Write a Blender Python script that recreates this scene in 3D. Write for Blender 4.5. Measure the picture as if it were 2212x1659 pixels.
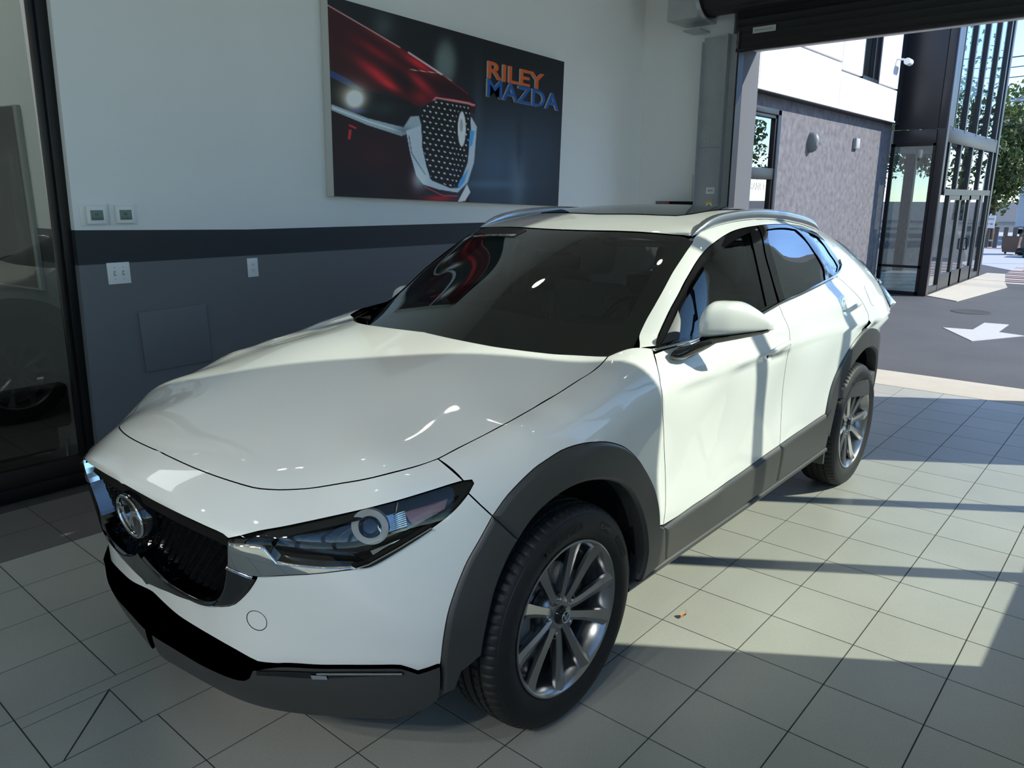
import bpy, bmesh, math, random
import numpy as np
from mathutils import Vector, Matrix, Quaternion
from mathutils.geometry import delaunay_2d_cdt
random.seed(4); rng=np.random.default_rng(4)
for o in list(bpy.data.objects): bpy.data.objects.remove(o)
SC=bpy.context.scene; COL=SC.collection
PI=math.pi
# ------------------------------------------------------------------ camera
cam_d=bpy.data.cameras.new('camera'); cam=bpy.data.objects.new('camera',cam_d); COL.objects.link(cam)
SC.camera=cam
cam_d.sensor_fit='HORIZONTAL'; cam_d.sensor_width=36; cam_d.lens=36*1645.486/2212; cam_d.clip_start=.05; cam_d.clip_end=400
_R=[(.6537,-.7568,.0025),(.1803,.1589,.9707),(.735,.6341,-.2403)]   # right, up, forward
_r,_u,_f=[Vector(a).normalized() for a in _R]
cam.matrix_world=Matrix(((_r.x,_u.x,-_f.x,-1.6546),(_r.y,_u.y,-_f.y,-2.0881),(_r.z,_u.z,-_f.z,1.5797),(0,0,0,1)))
# ------------------------------------------------------------------ world, sun, room lights, exposure
SUN_AZ=(.568,-.823); SUN_EL=math.radians(35)
SUN_DIR=Vector((math.cos(SUN_EL)*SUN_AZ[0],math.cos(SUN_EL)*SUN_AZ[1],math.sin(SUN_EL)))
wd=bpy.data.worlds.new('sky'); SC.world=wd; wd.use_nodes=True; nt=wd.node_tree; nt.nodes.clear()
sky=nt.nodes.new('ShaderNodeTexSky'); sky.sky_type='NISHITA'; sky.sun_disc=False; sky.sun_elevation=SUN_EL
sky.sun_rotation=math.atan2(SUN_AZ[0],SUN_AZ[1]); sky.air_density=.75; sky.dust_density=0; sky.ozone_density=4.5; sky.altitude=50
bg=nt.nodes.new('ShaderNodeBackground'); bg.inputs['Strength'].default_value=.40
ow=nt.nodes.new('ShaderNodeOutputWorld'); nt.links.new(sky.outputs[0],bg.inputs[0]); nt.links.new(bg.outputs[0],ow.inputs[0])
sd=bpy.data.lights.new('sun','SUN'); sd.energy=7.0; sd.angle=math.radians(.55); sd.color=(1,.965,.89)
so=bpy.data.objects.new('sun',sd); COL.objects.link(so); so.rotation_euler=(-SUN_DIR).to_track_quat('-Z','Y').to_euler()
CEIL=4.3; LAMP_W=0
def track_spot(x,y,w,tgt,ang=18.5):
    l=bpy.data.lights.new('track_spot_light','SPOT'); l.energy=w; l.spot_size=math.radians(ang); l.spot_blend=.55; l.shadow_soft_size=.05; l.color=(1,.985,.90)
    o=bpy.data.objects.new('track_spot_light',l); COL.objects.link(o); o.location=(x,y,CEIL-.20); o.rotation_euler=(Vector(tgt)-o.location).to_track_quat('-Z','Y').to_euler()
SPOTS=[(-5.1,-2.3),(-5.2,-1.5),(-5.0,-.7),(-4.6,-2.4)]
for _x,_y in SPOTS: track_spot(_x,_y,135,(-.55,-.42,.78))
LAMP_SPOTS=[(x,y) for x in (-4.6,-2.4,-.2,2.0,4.0) for y in (-1.6,.2,1.6)]
SC.view_settings.view_transform='Standard'; SC.view_settings.look='None'; SC.view_settings.gamma=1
SC.view_settings.use_curve_mapping=False; SC.view_settings.exposure=0.0
# ------------------------------------------------------------------ materials
def mat(name,col,rough=.5,metal=0,coat=0,spec=.5,noise=0,nscale=30,bump=0,bscale=200,emit=None,es=0,coatr=.03,trans=0,ior=1.5):
    m=bpy.data.materials.get(name)
    if m: return m
    m=bpy.data.materials.new(name); m.use_nodes=True; t=m.node_tree; b=t.nodes['Principled BSDF']
    c=tuple(col)+(1,)
    b.inputs['Base Color'].default_value=c; b.inputs['Roughness'].default_value=rough; b.inputs['Metallic'].default_value=metal
    b.inputs['Coat Weight'].default_value=coat; b.inputs['Coat Roughness'].default_value=coatr; b.inputs['Specular IOR Level'].default_value=spec
    b.inputs['Transmission Weight'].default_value=trans; b.inputs['IOR'].default_value=ior
    if emit: b.inputs['Emission Color'].default_value=tuple(emit)+(1,); b.inputs['Emission Strength'].default_value=es
    if noise or bump:
        tc=t.nodes.new('ShaderNodeTexCoord')
    if noise:
        n=t.nodes.new('ShaderNodeTexNoise'); n.inputs['Scale'].default_value=nscale; n.inputs['Detail'].default_value=6
        t.links.new(tc.outputs['Object'],n.inputs['Vector'])
        r=t.nodes.new('ShaderNodeMix'); r.data_type='RGBA'
        r.inputs['A'].default_value=tuple(max(0,v*(1-noise)) for v in col)+(1,); r.inputs['B'].default_value=tuple(min(1,v*(1+noise)) for v in col)+(1,)
        t.links.new(n.outputs['Fac'],r.inputs['Factor']); t.links.new(r.outputs['Result'],b.inputs['Base Color'])
    if bump:
        n=t.nodes.new('ShaderNodeTexNoise'); n.inputs['Scale'].default_value=bscale; n.inputs['Detail'].default_value=3
        t.links.new(tc.outputs['Object'],n.inputs['Vector'])
        u=t.nodes.new('ShaderNodeBump'); u.inputs['Strength'].default_value=bump; u.inputs['Distance'].default_value=.01
        t.links.new(n.outputs['Fac'],u.inputs['Height']); t.links.new(u.outputs['Normal'],b.inputs['Normal'])
    return m
def glass(name,tint,refl=.06,edge=.9,rough=0.0):
    """thin pane: tinted see-through plus mirror reflection growing at grazing angles"""
    m=bpy.data.materials.new(name); m.use_nodes=True; t=m.node_tree; t.nodes.clear()
    o=t.nodes.new('ShaderNodeOutputMaterial'); mx=t.nodes.new('ShaderNodeMixShader'); tr=t.nodes.new('ShaderNodeBsdfTransparent'); gl=t.nodes.new('ShaderNodeBsdfGlossy')
    tr.inputs[0].default_value=tuple(tint)+(1,); gl.inputs['Roughness'].default_value=rough; gl.inputs['Color'].default_value=(1,1,1,1)
    lw=t.nodes.new('ShaderNodeLayerWeight'); lw.inputs['Blend'].default_value=.5
    p=t.nodes.new('ShaderNodeMath'); p.operation='POWER'; p.inputs[1].default_value=4.0
    mr=t.nodes.new('ShaderNodeMapRange'); mr.inputs['To Min'].default_value=refl; mr.inputs['To Max'].default_value=edge
    t.links.new(lw.outputs['Facing'],p.inputs[0]); t.links.new(p.outputs[0],mr.inputs['Value']); t.links.new(mr.outputs[0],mx.inputs[0])
    t.links.new(tr.outputs[0],mx.inputs[1]); t.links.new(gl.outputs[0],mx.inputs[2]); t.links.new(mx.outputs[0],o.inputs[0])
    return m
M_paint=mat('pearl_white_paint',(.775,.775,.74),.32,0,1.0,.5)
M_clad=mat('grey_black_plastic',(.042,.042,.040),.42,0,0,.5,bump=.06,bscale=900)
M_gloss=mat('gloss_black',(.006,.006,.007),.06,0,.6)
M_black=mat('matt_black',(.006,.006,.006),.8,0,0,.2)
M_rubber=mat('tyre_rubber',(.014,.014,.015),.55,0,0,.35,noise=.2,nscale=40)
M_chrome=mat('chrome',(.78,.79,.80),.05,1)
M_gun=mat('gunmetal_chrome',(.16,.16,.165),.10,1)
M_rim=mat('grey_alloy',(.32,.325,.335),.24,.9,.5)
M_silver=mat('silver_metal',(.52,.54,.56),.28,1)
M_steel=mat('brake_steel',(.35,.35,.35),.35,1)
M_wsglass=glass('windscreen_glass',(.30,.36,.325),.07,.9)
M_sideglass=glass('side_glass',(.20,.24,.225),.10,.9)
M_privacy=glass('privacy_glass',(.045,.05,.055),.26,.95)
M_lens=glass('lamp_lens',(.93,.94,.95),.03,.7)
M_roofglass=glass('roof_glass',(.03,.03,.035),.10,.95)
M_frit=mat('black_frit',(.008,.008,.009),.5)
M_amber=mat('amber_reflector',(.16,.045,.02),.25,0,.6,noise=.3,nscale=300)
M_red=mat('red_lamp',(.10,.006,.01),.10,0,.6)
M_white=mat('white_plastic',(.78,.79,.77),.35)
M_seat=mat('light_grey_leather',(.33,.33,.31),.55,bump=.05,bscale=120)
M_dash=mat('dash_plastic',(.022,.022,.022),.6)
M_liner=mat('headliner',(.06,.06,.058),.9)
M_trimlight=mat('clear_lamp_plastic',(.34,.36,.39),.12,.5,.5)
# ------------------------------------------------------------------ object helpers
def link(o,parent=None):
    COL.objects.link(o)
    if parent: o.parent=parent
    return o
def mk(name,V,F,m,parent=None,smooth=True,N=None,ang=None):
    me=bpy.data.meshes.new(name); me.from_pydata([tuple(map(float,v)) for v in V],[],[tuple(map(int,f)) for f in F]); me.validate(); me.update()
    if m:
        for mm in (m if isinstance(m,(list,tuple)) else [m]): me.materials.append(mm)
    if smooth: me.polygons.foreach_set('use_smooth',[True]*len(me.polygons))
    if N is not None:
        me.normals_split_custom_set([tuple(N[l.vertex_index]) for l in me.loops])
    elif ang: me.set_sharp_from_angle(angle=math.radians(ang))
    return link(bpy.data.objects.new(name,me),parent)
def bm_obj(name,bm,m,parent=None,smooth=False,ang=None,flip=True):
    if flip: bmesh.ops.recalc_face_normals(bm,faces=bm.faces)
    me=bpy.data.meshes.new(name); bm.to_mesh(me); bm.free()
    if m: me.materials.append(m)
    if smooth: me.polygons.foreach_set('use_smooth',[True]*len(me.polygons))
    if ang:
        me.polygons.foreach_set('use_smooth',[True]*len(me.polygons)); me.set_sharp_from_angle(angle=math.radians(ang))
    return link(bpy.data.objects.new(name,me),parent)
def bx(bm,lo,hi,bev=0,M=None,seg=2):
    b=bmesh.new(); bmesh.ops.create_cube(b,size=1)
    lo=Vector(lo);hi=Vector(hi);c=(lo+hi)/2;s=hi-lo
    for v in b.verts: v.co=Vector((v.co.x*s.x,v.co.y*s.y,v.co.z*s.z))
    if bev: bmesh.ops.bevel(b,geom=b.edges[:],offset=bev,segments=seg,affect='EDGES',profile=.5)
    for v in b.verts: v.co=v.co+c
    if M is not None:
        for v in b.verts: v.co=M@v.co
    _merge(bm,b)
def _merge(bm,b):
    vm={v:bm.verts.new(v.co) for v in b.verts}
    for f in b.faces:
        try: bm.faces.new([vm[v] for v in f.verts])
        except ValueError: pass
    b.free()
def box(name,lo,hi,m,parent=None,bev=0,M=None,seg=2):
    bm=bmesh.new(); bx(bm,lo,hi,bev,M,seg); return bm_obj(name,bm,m,parent,ang=35 if bev else None)
def tube_arrays(P,rad,n=10,closed=False,flat=None,up=None,cap=True):
    """sweep: rad scalar/list; flat=(a,b) half sizes for elliptical section with 'up' reference direction"""
    P=[Vector(q) for q in P];V=[];F=[];N=len(P);prev=None
    for i,q in enumerate(P):
        if closed: t=P[(i+1)%N]-P[i-1]
        else: t=P[min(i+1,N-1)]-P[max(i-1,0)]
        t.normalize()
        ref=Vector(up[i] if up is not None and not isinstance(up,Vector) else (up or (prev or Vector((0,0,1)))))
        a=ref-t*ref.dot(t)
        if a.length<1e-4: a=t.orthogonal()
        a.normalize(); prev=a.copy(); b=t.cross(a)
        r=rad[i] if hasattr(rad,'__len__') else rad
        fa,fb=flat if flat else (1,1)
        for k in range(n):
            an=2*PI*k/n; V.append(q+(a*math.cos(an)*fa+b*math.sin(an)*fb)*r)
    for i in range(N if closed else N-1):
        j=(i+1)%N
        for k in range(n):
            l=(k+1)%n; F.append((i*n+k,i*n+l,j*n+l,j*n+k))
    if cap and not closed: F.append(tuple(range(n))[::-1]); F.append(tuple((N-1)*n+k for k in range(n)))
    return V,F
def tube(name,P,rad,m,parent=None,n=10,**k):
    V,F=tube_arrays(P,rad,n,**k); return mk(name,V,F,m,parent,ang=50)
def lathe_arrays(prof,n=48,axis='y',close=False):
    V=[];F=[];k=len(prof)
    for i in range(n):
        a=2*PI*i/n;c,s=math.cos(a),math.sin(a)
        for r,h in prof:
            V.append((r*c,h,r*s) if axis=='y' else (r*c,r*s,h) if axis=='z' else (h,r*c,r*s))
    for i in range(n):
        j=(i+1)%n
        for q in range(k-1 if not close else k):
            w=(q+1)%k
            F.append((i*k+q,i*k+w,j*k+w,j*k+q))
    return V,F
def lathe(name,prof,m,parent=None,n=48,axis='y',M=None,ang=40,close=False):
    V,F=lathe_arrays(prof,n,axis,close)
    bm=bmesh.new(); vs=[bm.verts.new(v if M is None else M@Vector(v)) for v in V]
    for f in F:
        try: bm.faces.new([vs[i] for i in f])
        except ValueError: pass
    bmesh.ops.remove_doubles(bm,verts=bm.verts[:],dist=1e-6)
    return bm_obj(name,bm,m,parent,ang=ang)
def prism(name,poly,axis,a,b,m,parent=None,bev=0,M=None):
    """polygon extruded along axis ('x','y','z') from a to b"""
    bm=bmesh.new()
    def P(u,v,h): return {'x':(h,u,v),'y':(u,h,v),'z':(u,v,h)}[axis]
    lo=[bm.verts.new(P(u,v,a)) for u,v in poly]; hi=[bm.verts.new(P(u,v,b)) for u,v in poly]; n=len(poly)
    bm.faces.new(lo); bm.faces.new(hi)
    for i in range(n): bm.faces.new((lo[i],lo[(i+1)%n],hi[(i+1)%n],hi[i]))
    if bev: bmesh.ops.bevel(bm,geom=bm.edges[:],offset=bev,segments=2,affect='EDGES',profile=.5)
    if M is not None:
        for v in bm.verts: v.co=M@v.co
    return bm_obj(name,bm,m,parent,ang=35)
def empty(name,loc=(0,0,0),rz=0):
    o=bpy.data.objects.new(name,None); o.empty_display_size=.2; o.location=loc; o.rotation_euler=(0,0,rz); return link(o)
def tag(o,label=None,cat=None,group=None,kind=None):
    if label: o['label']=label
    if cat: o['category']=cat
    if group: o['group']=group
    if kind: o['kind']=kind
    return o
def struct(o): o['kind']='structure'; return o
_tc={}
def text_arrays(s,bold=0.0,ext=0.0):
    """glyph outlines with cap height 1, starting at the origin, in the XY plane"""
    k=(s,bold,ext)
    if k in _tc: return _tc[k]
    cu=bpy.data.curves.new('t','FONT'); cu.body=s; cu.size=1; cu.offset=bold; cu.extrude=ext; cu.resolution_u=3
    o=bpy.data.objects.new('t',cu); COL.objects.link(o); bpy.context.view_layer.update()
    me=o.evaluated_get(bpy.context.evaluated_depsgraph_get()).to_mesh()
    V=np.array([v.co[:] for v in me.vertices]);F=[tuple(p.vertices) for p in me.polygons]
    bpy.data.objects.remove(o); bpy.data.curves.remove(cu)
    V=V/.69 if len(V) else np.zeros((0,3))
    _tc[k]=(V,F); return V,F
def text_obj(name,s,M,m,parent=None,bold=0.0,ext=0.0,width=None,height=1,shear=0):
    """text fitted to width x height in the frame of matrix M (X right, Y up)"""
    V,F=text_arrays(s,bold,ext); V=V.copy(); V[:,0]-=V[:,0].min(); V[:,1]-=V[:,1].min(); w=V[:,0].max(); h=V[:,1].max()
    V[:,1]*=height/h; V[:,0]*=(width/w if width else height/h); V[:,0]+=shear*V[:,1]
    V=[M@Vector(v) for v in V]; return mk(name,V,F,m,parent,smooth=False)
def frame_M(o,x,y):
    x=Vector(x).normalized();y=Vector(y);y=(y-x*y.dot(x)).normalized();z=x.cross(y)
    return Matrix(((x.x,y.x,z.x,o[0]),(x.y,y.y,z.y,o[1]),(x.z,y.z,z.z,o[2]),(0,0,0,1)))

# ---- smooth height fields through anchor points (thin-plate splines) ----
class TPS:
    def __init__(s,A,sc=(1,1),lam=1e-4):
        A=np.array(A,float);s.sc=np.array(sc,float);s.P=A[:,:2]*s.sc;n=len(A)
        K=s.k(s.P,s.P)+lam*np.eye(n);Q=np.c_[np.ones(n),s.P]
        M=np.block([[K,Q],[Q.T,np.zeros((3,3))]])
        s.w=np.linalg.solve(M,np.r_[A[:,2],0,0,0])
    @staticmethod
    def k(a,b):
        d2=((a[:,None,:]-b[None])**2).sum(2);return .5*d2*np.log(d2+1e-12)
    def __call__(s,u,v):
        q=np.c_[np.ravel(u),np.ravel(v)]*s.sc
        r=s.k(q,s.P)@s.w[:-3]+s.w[-3]+q@s.w[-2:]
        return r.reshape(np.shape(u))
def sym(L): return L+[(a,-b,c) for a,b,c in L if b!=0]
# hood / fender tops z(x,y)
HOOD=TPS(sym([(-1.0,0,.77),(-.868,0,.829),(-.78,0,.868),(-.6,0,.925),(-.4,0,.973),(-.2,0,1.012),(0,0,1.045),(.26,0,1.082),(.5,0,1.11),
 (-.806,.444,.771),(-.90,.444,.72),(-.70,.398,.858),(-.55,.42,.905),(-.3,.45,.968),(0,.48,1.022),(.35,.45,1.075),
 (-.668,.455,.853),(-.605,.52,.858),(-.562,.575,.869),(-.487,.65,.889),(-.343,.70,.906),(-.25,.712,.922),(-.165,.722,.943),(.012,.727,.972),(.133,.722,.991),(.312,.712,1.022),(.452,.693,1.055),
 (-.6,.70,.76),(-.3,.79,.890),(-.1,.80,.948),(.1,.80,.982),(.35,.79,1.03),(.5,.78,1.06),
 (.7,.74,1.085),(1.2,.74,1.10),(1.7,.74,1.14),(2.2,.74,1.19),(2.8,.74,1.2),(3.3,.6,1.1),
 (.8,0,1.12),(1.7,0,1.17),(2.6,0,1.22),(3.3,0,1.12),(3.5,0,1.08),(-.1,1.0,.80),(.5,1.0,.95),(1.5,1,1.05),(2.6,1,1.08)]))
# side half-width y(x,z)
SIDE=TPS([(-.9,.3,.80),(-.9,.6,.78),(-.9,.85,.74),(-.6,.3,.835),(-.6,.5,.845),(-.6,.7,.828),(-.6,.85,.79),
 (-.35,.3,.87),(-.35,.5,.884),(-.35,.7,.876),(-.35,.85,.852),(0,.3,.88),(0,.5,.89),(0,.8,.89),(0,.9,.882),(0,1.0,.858),
 (.3,.5,.887),(.3,.8,.88),(.3,.95,.868),(.3,1.02,.852),
 (.55,.3,.865),(.55,.48,.876),(.55,.65,.862),(.55,.8,.866),(.55,.93,.866),(.55,1.03,.835),(.55,1.1,.79),
 (1.0,.3,.86),(1.0,.48,.872),(1.0,.65,.852),(1.0,.8,.858),(1.0,.93,.866),(1.0,1.02,.842),(1.0,1.1,.79),
 (1.6,.3,.86),(1.6,.48,.872),(1.6,.65,.852),(1.6,.8,.858),(1.6,.95,.868),(1.6,1.06,.842),(1.6,1.15,.785),
 (2.2,.3,.87),(2.2,.5,.88),(2.2,.65,.872),(2.2,.8,.876),(2.2,.97,.88),(2.2,1.08,.855),(2.2,1.2,.785),
 (2.655,.5,.89),(2.655,.85,.892),(2.655,1.0,.884),(2.655,1.1,.855),(2.655,1.22,.78),
 (3.1,.4,.84),(3.1,.7,.848),(3.1,.9,.832),(3.1,1.05,.79),(3.1,1.2,.70),(3.4,.4,.74),(3.4,.7,.75),(3.4,.95,.72),(3.4,1.1,.66)])
# front x(y,z)
FRONT=TPS([(0,.95,-.80),(0,.829,-.868),(0,.77,-.868),(0,.65,-.850),(0,.52,-.828),(0,.42,-.824),(0,.33,-.824),(0,.27,-.81),(0,.2,-.77)]+
 [(s*y,z,x) for s in(1,-1) for y,z,x in [(.25,.81,-.848),(.25,.65,-.834),(.25,.5,-.812),(.25,.35,-.806),(.25,.22,-.76),(.444,.775,-.808),(.444,.65,-.786),(.444,.5,-.766),(.444,.33,-.758),(.444,.22,-.71),
 (.6,.78,-.68),(.6,.6,-.676),(.6,.45,-.664),(.6,.33,-.66),(.6,.22,-.62),(.74,.8,-.50),(.74,.6,-.545),(.74,.45,-.55),(.74,.33,-.55),(.74,.22,-.52),(.84,.8,-.30),(.84,.5,-.44),(.84,.3,-.46),(.95,.5,-.2),(.95,.8,-.1)]])
REAR=TPS([(0,.3,3.40),(0,.5,3.47),(0,.7,3.475),(0,.9,3.45),(0,1.05,3.45),(0,1.2,3.3)]+[(s*y,z,x) for s in(1,-1) for y,z,x in[(.5,.5,3.43),(.5,.9,3.40),(.5,1.2,3.24),(.72,.5,3.32),(.72,.9,3.30),(.72,1.1,3.22),(.85,.7,3.12),(.9,.7,2.95)]])
ROOF=TPS(sym([(.0,0,.925),(.26,0,1.052),(.68,0,1.253),(.95,0,1.37),(1.1,0,1.431),(1.4,0,1.497),(1.8,0,1.531),(2.2,0,1.525),(2.6,0,1.488),(3.0,0,1.42),(3.3,0,1.36),
 (.42,.5,1.045),(.8,.45,1.24),(1.14,.4,1.428),(.558,.698,1.036),(.87,.64,1.24),(1.187,.584,1.421),(1.4,.56,1.462),(1.8,.56,1.488),(2.2,.56,1.478),(2.6,.55,1.435),(3.0,.52,1.37),
 (.70,.85,1.03),(1.0,.85,1.2),(1.4,.85,1.37),(1.8,.85,1.40),(2.4,.85,1.37),(3.0,.85,1.27)]))
SIDEG=TPS([(.3,1.0,.80),(.5,1.05,.785),(.5,1.2,.70),(.9,1.06,.80),(.9,1.25,.715),(1.3,1.08,.805),(1.3,1.25,.735),(1.3,1.43,.645),(1.8,1.12,.80),(1.8,1.3,.72),(1.8,1.46,.632),
 (2.3,1.17,.785),(2.3,1.3,.725),(2.3,1.44,.61),(2.7,1.2,.75),(2.7,1.4,.585),(3.1,1.2,.68),(3.1,1.35,.55)])
def smax(a,b,r):
    h=np.maximum(r-np.abs(a-b),0)/r
    return np.maximum(a,b)+h*h*r*.25
def F1(P):
    x,y,z=P[:,0],P[:,1],P[:,2]
    dn=.016*(np.exp(-((x-1.49)/.085)**4-((z-.955)/.042)**4)+np.exp(-((x-2.40)/.085)**4-((z-1.035)/.042)**4))
    a=np.abs(y)-SIDE(x,z)+dn;t=z-HOOD(x,y);f=FRONT(y,z)-x;r=x-REAR(y,z)
    f=f*.75
    u=np.clip((x+.85)/.6,0,1);u=u*u*(3-2*u)
    return smax(smax(smax(smax(a,f,.18),t,.02+.09*u),r,.12),(.235+.055*np.clip((x+.6)/.3,0,1))-z,.05)
def F2(P):
    x,y,z=P[:,0],P[:,1],P[:,2]
    a=np.abs(y)-SIDEG(x,z);t=(z-ROOF(x,y))*.9
    r=(x-(3.28-(z-1.2)*.9))*.75
    return smax(smax(smax(a,t,.09),r,.05),.93-z,.02)
def BODY(P):
    a,b=F1(P),F2(P);u=np.clip((P[:,0]-2.40)/.5,0,1);r=.012+.12*u*u*(3-2*u)
    h=np.maximum(r-np.abs(a-b),0)/r
    return np.minimum(a,b)-h*h*r*.25
def grad(fn,P,h=1e-3):
    g=np.stack([fn(P+np.eye(3)[i]*h)-fn(P-np.eye(3)[i]*h) for i in range(3)],1)
    return g/np.linalg.norm(g,axis=1)[:,None]

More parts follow.
